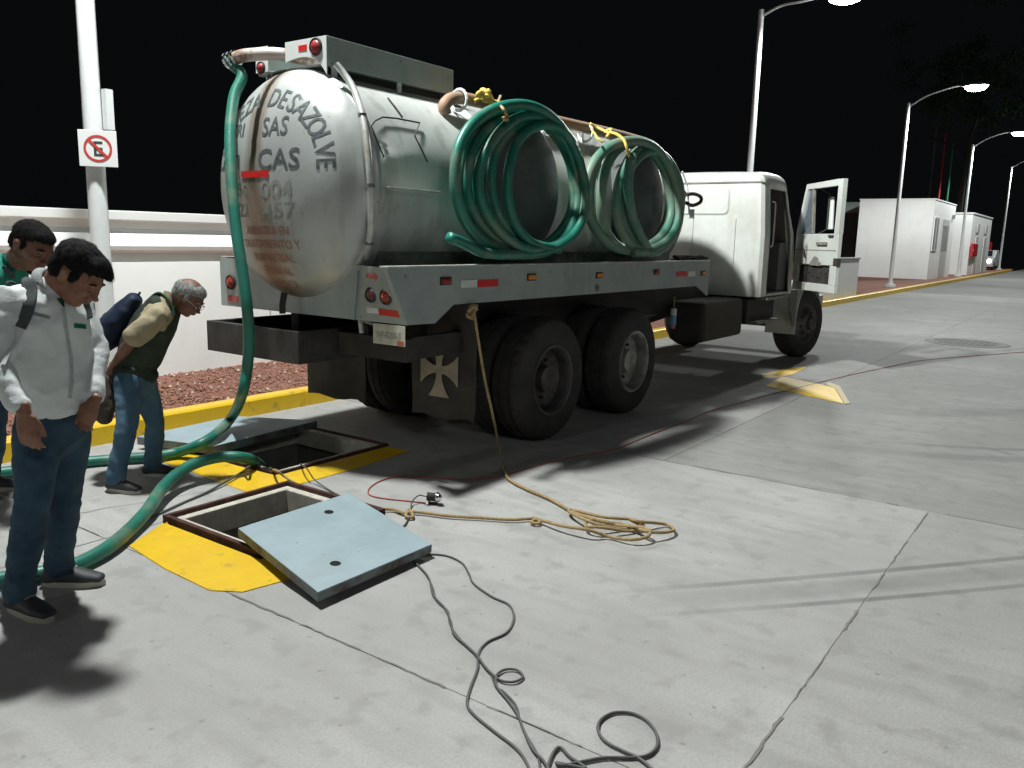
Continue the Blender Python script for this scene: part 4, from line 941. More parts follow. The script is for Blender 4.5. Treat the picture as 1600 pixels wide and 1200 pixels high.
bm = B(); box(bm, CX+.36, CX+.62, CY1-.06, CY1-.045, 1.75, 2.22); obj('far_window_glass', bm, M_GLASS, TR)
# red jerrycan on the cab floor
t = thing('jerrycan', 'red plastic jerrycan standing in the open cab doorway', 'jerrycan', (CX+.30, CY0+.13, CZ0+.05))
bm = B(); box(bm, CX+.20, CX+.40, CY0+.07, CY0+.23, CZ0+.045, CZ0+.36); obj('can_body', bm, mat('red_plastic', (.40, .015, .02), .4), t, bevel=.02)
bm = tube(B(), [(CX+.26, CY0+.15, CZ0+.36), (CX+.26, CY0+.15, CZ0+.395), (CX+.34, CY0+.15, CZ0+.395), (CX+.34, CY0+.15, CZ0+.36)], .01, 6); obj('handle', bm, mat('red_plastic', (.40, .015, .02), .4), t)
# hood, wings, front
bm = B(); prism(bm, [(CX+1.22, 3.86, 1.0), (CX+1.22, 3.88, 1.66), (CX+1.22, 4.0, 1.76), (CX+1.22, 4.74, 1.76), (CX+1.22, 4.86, 1.66), (CX+1.22, 4.88, 1.0)], (1.5, 0, 0)); obj('hood', bm, M_CAB, TR, bevel=.03)
bm = B(); box(bm, CX+2.721, CX+2.78, 3.95, 4.79, 1.0, 1.6); obj('grille', bm, M_CHAS, TR)
for y0_, y1_ in ((3.44, 3.86), (4.88, 5.30)):
    bm = B(); o_, i_ = [], []
    for k in range(13):
        a = R_(-12+k*17); o_.append((FX-.60*math.cos(a), .50+.60*math.sin(a))); i_.append((FX-.575*math.cos(a), .50+.575*math.sin(a)))
    prism(bm, [(x, y0_, z) for x, z in o_+i_[::-1]], (0, y1_-y0_, 0)); wgt = obj('wing', bm, M_CAB, TR, smooth=True, angle=30)
bm = B(); prism(bm, [(FX-.60, 3.44, 1.0), (FX-.93, 3.44, 1.0), (FX-.87, 3.44, .76), (FX-.66, 3.44, .5), (FX-.61, 3.44, .52)], (0, .03, 0)); obj('wing_skirt', bm, M_TRIM, TR)
bm = B(); box(bm, FX+.78, FX+.9, 3.5, 5.25, .62, .86); obj('front_bumper', bm, M_EDGE, TR, bevel=.02)
bm = B(); box(bm, 8.55, 9.75, 3.56, 3.99, .50, .95); obj('fuel_tank', bm, M_CHAS, TR, bevel=.05)
bm = B(); box(bm, 9.85, 10.8, 3.55, 3.98, .62, .93); obj('battery_box', bm, M_CHAS, TR, bevel=.02)
bm = B(); box(bm, 9.95, 10.75, 3.44, 3.56, .62, .65); obj('cab_step', bm, M_TRIM, TR)
bm = B(); box(bm, 10.75, 11.3, 3.7, 5.2, .55, .95); obj('engine_sump', bm, M_CHAS, TR, bevel=.03)
# --- open driver's door
HG = Vector((10.98, CY0-.005, 0)); OE = Vector(PX(1323, 300, 10.30)); dd_ = (Vector((10.28, 2.665, 0))-HG); DL = dd_.length; de = dd_.normalized(); dnm = Vector((de.y, -de.x, 0))   # dnm: towards the inside face
if dnm.dot(Vector((-1, 0, 0))) < 0: dnm = -dnm
def DP(s, z, o=0): return HG+de*(s*DL)+UP*z+dnm*o
z0d, z1d, zs_ = 1.03, 2.37, 1.78
TH = .055
bm = B()   # lower skin frame with rectangular hole
def dbox(bm, s0, s1, za, zb, o0=-TH, o1=0, ztop0=None, mi=0):
    pts = [DP(s0, za, o0), DP(s1, za, o0), DP(s1, zb, o0), DP(s0, ztop0 if ztop0 is not None else zb, o0)]
    return prism(bm, pts, dnm*(o1-o0), mi)
dbox(bm, 0, 1, z0d, z0d+.10); dbox(bm, 0, .10, z0d+.1, 1.36); dbox(bm, .86, 1, z0d+.1, 1.36); dbox(bm, 0, 1, 1.36, 1.74)
dbox(bm, .1, .86, z0d+.1, 1.36, -TH, -TH+.012)
DOOR = obj('cab_door', bm, M_CAB, TR, bevel=.006)
bm = B()
dbox(bm, .90, 1, 1.741, z1d+.01); prism(bm, [DP(.20, z1d-.075, -TH), DP(.90, z1d-.065, -TH), DP(.90, z1d+.012, -TH), DP(.165, z1d-.012, -TH)], dnm*TH)
prism(bm, [DP(0, 1.741, -TH), DP(.05, 1.741, -TH), DP(.20, z1d-.076, -TH), DP(.165, z1d-.013, -TH)], dnm*TH)
o = obj('window_frame', bm, M_CAB, DOOR)
bm = B(); prism(bm, [DP(.36, 1.745, -.04), DP(.39, 1.745, -.04), DP(.33, z1d-.08, -.04), DP(.30, z1d-.08, -.04)], dnm*.03); obj('quarter_bar', bm, M_TRIM, DOOR)
bm = B(); prism(bm, [DP(.055, 1.745, -.03), DP(.355, 1.745, -.03), DP(.30, z1d-.08, -.03), DP(.205, z1d-.08, -.03)], dnm*.004); obj('quarter_glass', bm, M_GLASS, DOOR)
bm = B(); dbox(bm, .101, .859, z0d+.101, 1.345, -TH+.0125, -TH+.018); 
for k in range(14):
    s = random.uniform(.14, .8); z = random.uniform(1.15, 1.3); dbox(bm, s, s+random.uniform(.02, .06), z, z+random.uniform(.01, .04), -TH+.018, -TH+.03)
obj('open_cavity', bm, M_CHAS, DOOR)
bm = B(); dbox(bm, .40, .66, 1.35, 1.395, -.01, .003); prism(bm, [DP(.42, 1.395, .001), DP(.62, 1.395, .001), DP(.58, 1.45, .001), DP(.5, 1.465, .001)], dnm*.004); obj('torn_liner', bm, M_TRIM, DOOR)
bm = B(); dbox(bm, .55, .78, 1.60, 1.64, .001, .03); obj('armrest', bm, M_TRIM, DOOR, bevel=.008)
bm = tube(B(), [DP(.25, 1.56, .02), DP(.30, 1.50, .04), DP(.32, 1.44, .03)], .010, 6); obj('window_crank', bm, M_CHAS, DOOR, smooth=True)
bm = B(); dbox(bm, .94, 1.015, 1.36, 1.45, -.05, .006); obj('door_latch', bm, M_CHAS, DOOR)
bm = B(); dbox(bm, .80, .90, 1.70, 1.725, .001, .02); obj('inner_handle', bm, M_CHAS, DOOR)
bm = B(); dbox(bm, 0.0, .98, 1.535, 1.545, -.002, .0035); obj('trim_line', bm, M_TRIM, DOOR)
# mirror on its bracket outside the door, seen through the window opening
bm = tube(B(), [DP(.30, 1.70, -.06), DP(.38, 1.80, -.2), DP(.38, 2.24, -.2), DP(.30, 2.33, -.06)], .010, 6); mr = obj('mirror_bracket', bm, M_CHAS, DOOR)
bm = B(); prism(bm, [DP(.33, 1.80, -.22), DP(.46, 1.80, -.22), DP(.43, 2.20, -.22), DP(.36, 2.20, -.22)], -dnm*.03); obj('mirror_back', bm, M_WREF, mr, bevel=.01)

# ================================================================== hoses, pipes and ropes on the truck
def coil(name, label, turns, r, m_, tail=None, lead=None, cat='hose', group=None, rnd=3):
    rr = random.Random(rnd); pts = []
    if lead: pts += lead
    n = 26; N_ = len(turns)
    for i in range(N_-1):
        a, b_ = turns[i], turns[i+1]
        for k in range(n):
            f = k/n; g_ = [a[j]*(1-f)+b_[j]*f for j in range(6)]
            th = -math.pi/2*0+2*math.pi*f+turns[0][6]
            cx_, cz_, A, Bz, y, rot = g_
            q_ = .018*noise.noise((th*1.1+i*3.7, i*1.9+rnd, 0)); q2 = .022*noise.noise((th*.9+9, i*2.7+rnd, 5))
            x = (A+q_)*math.cos(th); z = (Bz+q_)*math.sin(th)*(1.0+.06*math.sin(th))+q2*.4
            pts.append(Vector((cx_+x*math.cos(rot)-z*math.sin(rot), y+.012*math.sin(3*th+i)+q2, cz_+x*math.sin(rot)*.5+z)))
    if tail: pts += tail
    base = Vector((turns[0][0], turns[0][4], turns[0][1]-turns[0][3]))
    o = obj(name, tube(B(), catmull(pts, 3), r, 14), m_, smooth='all', base=base)
    return tag(o, label, cat, group)
coil('coiled_hose', 'large bright green hose hanging in many loops on the tank flank, the rear coil',
     [(4.96, 1.975, .82, .53, 3.46, -.10, math.pi*1.5), (4.99, 1.97, .80, .515, 3.52, -.06), (5.03, 1.965, .77, .50, 3.59, -.16), (5.11, 1.975, .72, .505, 3.64, -.10), (5.10, 1.96, .73, .475, 3.54, -.26), (5.16, 1.965, .69, .47, 3.48, -.02), (5.14, 1.965, .64, .465, 3.60, -.20), (5.24, 1.955, .59, .45, 3.52, -.02), (5.28, 1.96, .54, .44, 3.47, -.10)], .0355, M_HOSE,
     lead=[Vector(PY(703, 371, 3.42)), Vector(PY(725, 380, 3.44)), Vector(PY(760, 396, 3.45))], tail=[Vector((5.32, 3.47, 1.53)), Vector((5.45, 3.5, 1.52))])
coil('coiled_hose', 'faded green hose hanging in fewer loops on the tank flank near the cab',
     [(6.72, 1.955, .88, .49, 3.47, -.06, math.pi*1.5), (6.74, 1.96, .84, .475, 3.55, -.02), (6.84, 1.955, .78, .475, 3.61, -.14), (6.95, 1.95, .66, .48, 3.60, -.10), (7.03, 1.93, .62, .45, 3.50, -.16), (7.08, 1.95, .58, .45, 3.54, -.02)], .043, M_HOSE2, tail=[Vector((6.95, 3.5, 1.55)), Vector((6.72, 3.46, 1.66)), Vector((6.50, 3.44, 1.85)), Vector((6.42, 3.44, 2.1)), Vector((6.5, 3.46, 2.33))], rnd=5)
yp = 4.0; 
pp = [PY(u, v, yp) for u, v in ((696, 178), (694, 166), (702, 156), (716, 153), (740, 157), (800, 172), (870, 189), (960, 209), (1008, 222))]
tag(obj('suction_pipe', tube(B(), catmull(pp, 6), .045, 14), M_ORNG, smooth=True, base=pp[0]), 'long rusty brown pipe with bent end lying along the tank top above the coils', 'pipe')
# ropes that tie the coils up
def rope(name, label, pts, r, m_, cat='rope', n=6, base=None, group=None):
    P = catmull(pts, n); o = obj(name, tube(B(), P, r, 8), m_, smooth='all', base=base or P[0]); return tag(o, label, cat, group)
rope('tie_rope', 'yellow rope knotted over the brown pipe above the front coil, end hanging', [PY(u, v, y) for u, v, y in ((922, 193, 3.9), (935, 200, 3.85), (950, 208, 3.7), (948, 214, 3.6), (955, 202, 3.7), (946, 206, 3.75), (962, 209, 3.55), (974, 218, 3.46), (979, 230, 3.42), (983, 245, 3.42))], .013, M_YROPE)
rope('tie_rope', 'thin yellow rope loop beside the knot above the front coil', [PY(u, v, y) for u, v, y in ((924, 202, 3.8), (930, 210, 3.6), (934, 216, 3.5), (942, 222, 3.45))], .010, M_YROPE)
rng_ = random.Random(11); kn = [PY(758+rng_.uniform(-12, 12), 150+rng_.uniform(-11, 9), 3.95+rng_.uniform(-.08, .05)) for _ in range(16)]
rope('tie_rope', 'bundled yellow rope piled on the brown pipe above the rear coil', [PY(742, 158, 3.95)]+kn+[PY(780, 160, 3.9)], .016, M_YROPE)
rope('tie_rope', 'yellow tie with a knot hanging inside the top of the rear coil', [PY(u, v, y) for u, v, y in ((782, 150, 3.9), (779, 160, 3.6), (786, 170, 3.40), (790, 176, 3.40), (792, 184, 3.42), (786, 184, 3.41), (794, 187, 3.41), (788, 188, 3.42))], .010, M_TAN)
for i, (u, v, lb) in enumerate(((717, 150, 'rear bent end of the brown pipe'), (852, 188, 'middle of the brown pipe'), (915, 202, 'front half of the brown pipe'))):
    p = PY(u, v+4, yp); bm = tube(B(), [p+Vector((0, .075*math.cos(a), .075*math.sin(a)-.01)) for a in (2*math.pi*k/14 for k in range(14))], .012, 6, closed=True)
    tag(obj('strap', bm, M_WREF, base=p), 'white strap round the '+lb, 'strap', 'white straps on the pipe')
# long tan rope from the bed to the ground and its tangle
rp_ = [Vector(PY(739, 476, 3.47)), Vector(PY(741, 490, 3.44)), Vector(PY(748, 535, 3.42)), Vector(PY(757, 590, 3.40)), Vector(PY(768, 640, 3.36))]
gp = [(781, 702), (790, 740), (800, 752), (825, 765), (860, 780), (888, 796), (905, 804), (945, 815), (985, 822), (1010, 830), (1035, 832), (1053, 828), (1040, 819), (1000, 815), (985, 812), (1000, 822), (970, 826), (930, 818), (895, 803), (889, 797), (900, 798), (945, 808), (990, 812), (1005, 822), (985, 830), (940, 824), (915, 822), (925, 812), (960, 820), (1010, 826), (1012, 838), (985, 843), (950, 838), (920, 828), (880, 822), (850, 814), (838, 812), (830, 816), (842, 818), (838, 810), (800, 812), (750, 809), (700, 806), (660, 801), (640, 800), (634, 806), (645, 808), (640, 796), (632, 802), (615, 796), (598, 796), (590, 798)]
zz_ = [.012+.012*((i*7) % 4)*(6 < i < 36) for i in range(len(gp))]
rope('tan_rope', 'tan rope hanging from the truck bed and lying tangled on the concrete', rp_+[PZ(u, v, z+.006) for (u, v), z in zip(gp, zz_)], .0095, M_TAN, n=5)
bm = B(); rk = random.Random(3); c = PY(740, 486, 3.46)
tube(bm, catmull([c+Vector((rk.uniform(-.05, .05), rk.uniform(-.02, .02), rk.uniform(-.06, .05))) for _ in range(12)], 4), .012, 7)
tag(obj('rope_knot', bm, M_TAN, smooth='all', base=c), 'tan rope knot tied under the edge of the truck bed', 'rope')
rope('tan_rope', 'tan cord running out of the rear chamber under the front lid', [PZ(*q) for q in ((418, 728, -.25), (426, 734, .02), (432, 735, .10), (445, 745, .06), (470, 760, .02), (500, 774, .015), (530, 785, .02))], .008, M_TAN)
rope('grey_cord', 'thin grey cord running out of the rear chamber towards the front lid', [PZ(*q) for q in ((466, 722, -.2), (471, 726, .05), (480, 733, .09), (492, 750, .03), (515, 766, .01), (545, 782, .01))], .0045, M_BLKC)
rope('red_cord', 'thin red cord lying in a long curve beside the truck shadow', [PZ(u, v, .006) for u, v in ((665, 786), (640, 783), (610, 780), (585, 776), (575, 770), (580, 760), (598, 750), (625, 744), (670, 745), (720, 749), (780, 744), (840, 727), (900, 713), (960, 702), (1000, 686), (1060, 662), (1110, 642), (1160, 628), (1200, 617), (1250, 605), (1310, 590), (1370, 577), (1440, 563), (1520, 556), (1600, 550))], .0042, M_REDC)
# green working hose: tank outlet -> ground -> out of frame -> front of chamber
hp = [Vector((3.612, 4.935, 2.752)), Vector((3.588, 4.99, 2.728))]
for u, v, d in ((378, 118, 5.53), (366, 150, 5.49), (360, 200, 5.42), (360, 250, 5.36), (363, 300, 5.32), (369, 360, 5.30), (378, 420, 5.29), (386, 480, 5.30), (389, 530, 5.36), (386, 575, 5.44), (377, 620, 5.52)): hp.append(PD(u, v, d))
for u, v, z in ((362, 652, .20), (340, 676, .17), (312, 694, .13), (280, 706, .06), (240, 713, .045), (190, 717, .04), (131, 722, .04), (60, 732, .04), (-20, 742, .04), (-90, 765, .04), (-130, 810, .04), (-110, 870, .04), (-40, 905, .04), (20, 903, .04), (80, 893, .04), (125, 880, .04), (170, 855, .045), (205, 825, .05), (232, 795, .065), (252, 765, .085), (275, 742, .11), (305, 724, .14), (345, 714, .15), (380, 715, .13), (400, 722, .03), (415, 735, -.25), (420, 745, -.6)): hp.append(PZ(u, v, z))
o = obj('green_hose', tube(B(), catmull(hp, 7), .0365, 16), M_HOSE, smooth='all', base=Vector((2.6, 4.6, 0)))
tag(o, 'long green suction hose drooping from the tank outlet to the ground and into the chamber', 'hose')
# black cables in the foreground
rope('black_cable', 'dark cable crossing the yellow border from the rear chamber to the left', [PZ(*q) for q in ((396, 724, -.1), (388, 730, .09), (378, 738, .04), (345, 757, .02), (320, 771, .01), (290, 784, .008), (255, 800, .008), (225, 812, .008))], .0085, M_BLKC)
rope('black_cable', 'dark cable leaving the front lid corner in a wide bend across the concrete', [PZ(u, v, .006) for u, v in ((640, 868), (675, 866), (700, 869), (722, 880), (733, 897), (740, 912), (768, 932), (795, 945), (803, 965), (792, 988), (762, 1003), (748, 1020), (746, 1045), (735, 1075), (730, 1100), (742, 1118), (775, 1145), (805, 1168), (822, 1190), (830, 1215))], .0052, M_BLKC)
rope('black_cable', 'dark cable with a small oval loop running from under the front lid', [PZ(u, v, .010) for u, v in ((640, 872), (655, 885), (670, 903), (677, 930), (695, 950), (704, 970), (709, 990), (728, 1008), (745, 1024), (758, 1042), (770, 1054), (785, 1064), (805, 1065), (817, 1057), (808, 1047), (790, 1046), (776, 1055), (776, 1072), (792, 1092), (808, 1115), (818, 1140), (832, 1170), (850, 1190), (862, 1212))], .0050, M_BLKC)
rope('black_cable', 'second strand beside the looped dark cable, twisting around it', [PZ(u, v, .005) for u, v in ((648, 878), (662, 893), (675, 915), (683, 940), (700, 955), (703, 975), (718, 998), (738, 1018), (747, 1030), (765, 1050), (776, 1075), (786, 1080), (806, 1102), (812, 1125), (822, 1148), (840, 1180), (845, 1210))], .0042, M_BLKC)
rope('black_cable', 'dark cable curled in a large loop at the bottom edge of the concrete', [PZ(u, v, .008) for u, v in ((852, 1215), (858, 1192), (866, 1174), (876, 1168), (890, 1182), (915, 1200), (900, 1198), (870, 1192), (880, 1196), (910, 1190), (945, 1184), (985, 1184), (1012, 1180), (1027, 1165), (1024, 1143), (1008, 1124), (985, 1114), (958, 1114), (938, 1126), (935, 1143), (948, 1160), (975, 1174), (1000, 1186), (1028, 1210))], .0055, M_BLKC)
# gadget with a bright end on the ground
c = PZ(676, 788, 0)
t = thing('inspection_lamp', 'small black and silver inspection lamp lying on the concrete beside the cords', 'lamp', tuple(c))
ax = Vector((RT.x*.9, RT.y*.9, 0)).normalized()
def along(s, z, o=0): return c+ax*s+UP*z+Vector((-ax.y, ax.x, 0))*o
bm = B(); tube(bm, [along(-.035, .05), along(.02, .045)], .026, 14); obj('lamp_body', bm, M_CHAS, t, smooth=True)
bm = B(); tube(bm, [along(.02, .045), along(.028, .045), along(.04, .044)], [.030, .032, .028], 14); obj('chrome_ring', bm, M_CHROME, t, smooth=True)
bm = B(); bmesh.ops.create_uvsphere(bm, u_segments=14, v_segments=10, radius=.024); bm.transform(Matrix.Translation(along(.036, .05, -.02))); obj('lens_cap', bm, M_CHROME, t, smooth='all')
bm = B(); tube(bm, [along(-.02, .03), along(-.02, .008), along(.02, .006), along(.03, .006)], .010, 8); obj('stand', bm, M_CHAS, t)
rope('lamp_lead', 'short black lead arching from the small inspection lamp to the rope knot', [PZ(u, v, z) for u, v, z in ((666, 776, .06), (655, 774, .05), (645, 782, .03), (642, 792, .012), (640, 805, .012), (634, 818, .01), (625, 828, .01))], .0042, M_BLKC, cat='cable')
# banded bottle hanging under the bed in front of the tandem
c = PY(1052, 498, 3.52)
t = thing('plastic_bottle', 'small white blue and pink banded container hanging under the truck bed', 'bottle', tuple(c))
for z0, z1, m_ in ((.035, .10, M_WREF), (-.06, .034, mat('blue_band', (.12, .30, .45), .4)), (-.10, -.061, mat('pink_band', (.42, .18, .20), .5))):
    bm = tube(B(), [c+UP*z0, c+UP*z1], .03 if z0 > -.07 else .022, 12); obj('band', bm, m_, t, smooth=True)
bm = tube(B(), [c+UP*.10, c+UP*.22], .006, 6); obj('cord', bm, M_TAN, t)
# dark rags on the bed by the cab
c = PY(1080, 405, 3.62); bm = B(); rk = random.Random(9)
for k in range(9):
    tube(bm, catmull([c+Vector((rk.uniform(-.45, .35), rk.uniform(-.05, .1), rk.uniform(-.02, .03))) for _ in range(4)], 3), .02, 6)
tag(obj('dark_rags', bm, M_CHAS, base=c), 'dark rags bunched on the bed rail near the cab', 'rags')

# ================================================================== PEOPLE
def loft(bm, pts, ra, rb, side, seg=20):
    """closed loft with elliptical rings: ra along 'side' (vector or list), rb across; rounded ends"""
    P = [Vector(p) for p in pts]; n = len(P)
    ra = list(ra); rb = list(rb); sd = side if isinstance(side, list) else [side]*n
    T = [(P[min(i+1, n-1)]-P[max(i-1, 0)]).normalized() for i in range(n)]
    st = []
    for k in (0, 1, 2):
        f = (0.25, .72, .95)[k]; q = math.sqrt(1-(1-f)**2) if False else (0.30, .70, .93)[k]
        st.append((P[0]-T[0]*min(ra[0], rb[0])*math.sqrt(max(0, 1-q*q))*.8, ra[0]*q, rb[0]*q, sd[0], T[0]))
    for i in range(n): st.append((P[i], ra[i], rb[i], sd[i], T[i]))
    for k in (2, 1, 0):
        q = (0.30, .70, .93)[k]
        st.append((P[-1]+T[-1]*min(ra[-1], rb[-1])*math.sqrt(max(0, 1-q*q))*.8, ra[-1]*q, rb[-1]*q, sd[-1], T[-1]))
    rings = []
    for c, a, b_, s, t in st:
        s = Vector(s); s = (s-t*s.dot(t)).normalized(); u = t.cross(s)
        rings.append([bm.verts.new(c+s*a*math.cos(w_)+u*b_*math.sin(w_)) for w_ in (2*math.pi*k/seg for k in range(seg))])
    for i in range(len(rings)-1):
        for k in range(seg): bm.faces.new((rings[i][k], rings[i][(k+1) % seg], rings[i+1][(k+1) % seg], rings[i+1][k]))
    bm.faces.new(rings[0][::-1]); bm.faces.new(rings[-1]); return bm
def ell(bm, c, M3, r, sub=3):
    t = bmesh.new(); bmesh.ops.create_icosphere(t, subdivisions=sub, radius=1)
    me = bpy.data.meshes.new('t'); t.transform(Matrix.Diagonal((*r, 1))); t.transform(M3.to_4x4()); t.transform(Matrix.Translation(c)); t.to_mesh(me); t.free()
    bm.from_mesh(me); bpy.data.meshes.remove(me); return bm
def fuse(bm, voxel, smooth=4, fac=.5):
    """one continuous skin over overlapping volumes"""
    bmesh.ops.recalc_face_normals(bm, faces=bm.faces)
    me = bpy.data.meshes.new('t'); bm.to_mesh(me); bm.free(); o = bpy.data.objects.new('t', me); COL.objects.link(o)
    r = o.modifiers.new('r', 'REMESH'); r.mode = 'VOXEL'; r.voxel_size = voxel
    if smooth: s = o.modifiers.new('s', 'SMOOTH'); s.iterations = smooth; s.factor = fac
    dg = bpy.context.evaluated_depsgraph_get(); dg.update()
    m2 = bpy.data.meshes.new_from_object(o.evaluated_get(dg)); b2 = bmesh.new(); b2.from_mesh(m2)
    bpy.data.objects.remove(o); bpy.data.meshes.remove(me); bpy.data.meshes.remove(m2); return b2
def wrinkle(bm, amp, sc, stretch=(1, 1, 1), seed=0):
    bm.normal_update()
    for v in bm.verts:
        p = Vector((v.co.x*stretch[0], v.co.y*stretch[1], v.co.z*stretch[2]))*sc+Vector((seed*7.3, 0, 0))
        n1 = noise.noise(p); n2 = noise.noise(p*2.3+Vector((3, 1, 2)))
        v.co += v.normal*amp*((1-abs(n1)*2.2)*.7+n2*.5)
    return bm
def cloth(name, a, b_, rough=.85, scale=3, bump=.25, bscale=160, wear=None):
    m = mat(name, a, rough, 0, b_, scale=scale, bump=bump, bscale=bscale, spec=.2)
    return m
M_SKIN = mat('skin_tan', (.24, .11, .065), .55, 0, (.17, .072, .042), scale=18, bump=.2, bscale=180)
M_SKIN2 = mat('skin_dark', (.19, .085, .053), .55, 0, (.13, .055, .035), scale=18, bump=.2, bscale=180)
M_JEANS = cloth('dark_jeans', (.018, .040, .068), (.055, .105, .15), scale=3.2, bump=.3)
M_JEANS2 = cloth('blue_jeans', (.045, .095, .15), (.10, .18, .25), scale=4, bump=.3)
M_SHIRTW = cloth('white_shirt_cloth', (.62, .65, .65), (.55, .58, .58), scale=2)
M_SHIRTG = cloth('green_shirt_cloth', (.03, .24, .18), (.02, .17, .13), scale=3)
M_KHAKI = cloth('khaki_cloth', (.36, .31, .21), (.28, .235, .15), scale=6)
M_VEST = cloth('dark_vest_cloth', (.022, .028, .022), (.04, .055, .04), scale=6)
M_VESTG = cloth('green_strap_cloth', (.06, .13, .09), (.04, .09, .06), scale=6)
M_NAVY = cloth('navy_nylon', (.012, .020, .042), (.02, .03, .055), rough=.55, scale=5)
M_STRAP = cloth('grey_strap', (.07, .08, .085), (.05, .055, .06), scale=9)
M_HAIRK = mat('black_hair', (.006, .006, .006), .75, 0, (.012, .011, .011), scale=80, bump=.6, bscale=260, spec=.15)
M_HAIRG = mat('grey_hair', (.15, .16, .15), .6, 0, (.33, .33, .31), scale=70, bump=.6, bscale=260)
M_SHOE = mat('dark_shoe', (.02, .022, .025), .6, 0, (.04, .045, .05), scale=12)
M_SOLE = mat('pale_sole', (.42, .40, .35), .7)
M_GREEN = mat('green_trim', (.0, .22, .09), .7)

def frame(f, up):
    f = f.normalized(); l = up.cross(f).normalized(); u = f.cross(l); return Matrix((f, l, u)).transposed()   # columns forward, left, up
def hand(bm, wrist, d, palm_n, thumb, s=1.0, curl=.35):
    """palm, four fingers, thumb; d towards fingers, palm_n out of the palm, thumb = side of the thumb"""
    d = d.normalized(); thumb = (thumb-d*thumb.dot(d)).normalized(); palm_n = d.cross(thumb) if d.cross(thumb).dot(palm_n) > 0 else -d.cross(thumb)
    loft(bm, [wrist-d*.03*s, wrist, wrist+d*.03*s, wrist+d*.065*s, wrist+d*.088*s], [.025*s, .027*s, .036*s, .041*s, .038*s], [.019*s, .018*s, .016*s, .015*s, .012*s], thumb, 14)
    for i, (o, L) in enumerate(((.030, .068), (.010, .078), (-.010, .072), (-.029, .056))):
        p = wrist+d*.082*s+thumb*o*s; dd = (d+thumb*o*2.0).normalized(); P = [p]
        for k, fr in enumerate((.45, .3, .25)):
            c = curl*(k+1)*(1+.1*i); q = (dd*math.cos(c)+palm_n*math.sin(c)); P.append(P[-1]+q*L*fr*s)
        loft(bm, P, [.0098*s, .0092*s, .0085*s, .007*s], [.0098*s, .0092*s, .0085*s, .007*s], thumb, 10)
    P = [wrist+d*.022*s+thumb*.026*s]
    for a, L in ((.42, .034), (.22, .028), (.1, .022)): P.append(P[-1]+(d*math.cos(a)+thumb*math.sin(a)+palm_n*.35).normalized()*L*s)
    loft(bm, P, [.014*s, .0125*s, .0105*s, .008*s], [.014*s, .0125*s, .0105*s, .008*s], thumb, 10)
def head_bm(bm, c, M, s=1.0, ears=True):
    """c = middle of the head at eye height; M columns forward, left, up"""
    E_ = lambda f, l, u, r, rot=0: ell(bm, c+M@Vector((f, l, u))*s, M@Matrix.Rotation(rot, 3, 'Y'), tuple(q*s for q in r))
    E_(-.012, 0, .030, (.098, .077, .088)); E_(.030, 0, .010, (.064, .066, .078)); E_(.022, 0, -.055, (.062, .052, .058)); E_(.055, 0, -.088, (.026, .026, .020))
    E_(.020, .0, -.07, (.055, .047, .040), .2)
    E_(.078, 0, .022, (.020, .050, .013)); E_(.058, .036, -.022, (.034, .024, .024)); E_(.058, -.036, -.022, (.034, .024, .024))
    E_(.098, 0, -.008, (.014, .0095, .026), -.28); E_(.108, 0, -.028, (.017, .014, .011)); E_(.098, .013, -.032, (.011, .009, .008)); E_(.098, -.013, -.032, (.011, .009, .008))
    E_(.090, 0, -.052, (.014, .024, .0065)); E_(.088, 0, -.064, (.013, .021, .007))
    if ears:
        for q in (1, -1):
            E_(-.008, q*.077, -.006, (.019, .008, .032), .15); E_(-.012, q*.084, .008, (.017, .006, .016), .15)
def person(name, label, J, sk, clothes, hs=1.0, base=None):
    pass
def eye_parts(t, c, M, s, hairm, skin):
    for q in (1, -1):
        bm = B(); ell(bm, c+M@Vector((.0775, q*.032, .001))*s, M, (.0135*s, .014*s, .0115*s), 2); obj('eyelid', bm, skin, t, smooth='all')
        bm = B(); loft(bm, [c+M@Vector((.0885, q*.020, -.006))*s, c+M@Vector((.0915, q*.032, -.0075))*s, c+M@Vector((.0865, q*.044, -.006))*s], [.0016*s, .0022*s, .0014*s], [.0016*s]*3, M@Vector((0, 0, 1)), 6); obj('eyelash', bm, mat('lash_dark', (.02, .014, .012), .6), t)
        bm = B(); loft(bm, [c+M@Vector((.090, q*.016, .022))*s, c+M@Vector((.092, q*.034, .028))*s, c+M@Vector((.080, q*.052, .022))*s], [.004*s, .005*s, .003*s], [.003*s]*3, M@Vector((0, 0, 1)), 8); obj('eyebrow', bm, hairm, t)
    bm = B(); loft(bm, [c+M@Vector((.094, .022, -.0575))*s, c+M@Vector((.103, 0, -.0575))*s, c+M@Vector((.094, -.022, -.0575))*s], [.002*s, .0025*s, .002*s], [.0015*s]*3, M@Vector((0, 0, 1)), 6); obj('mouth', bm, mat('lip_dark', (.10, .035, .03), .5), t)
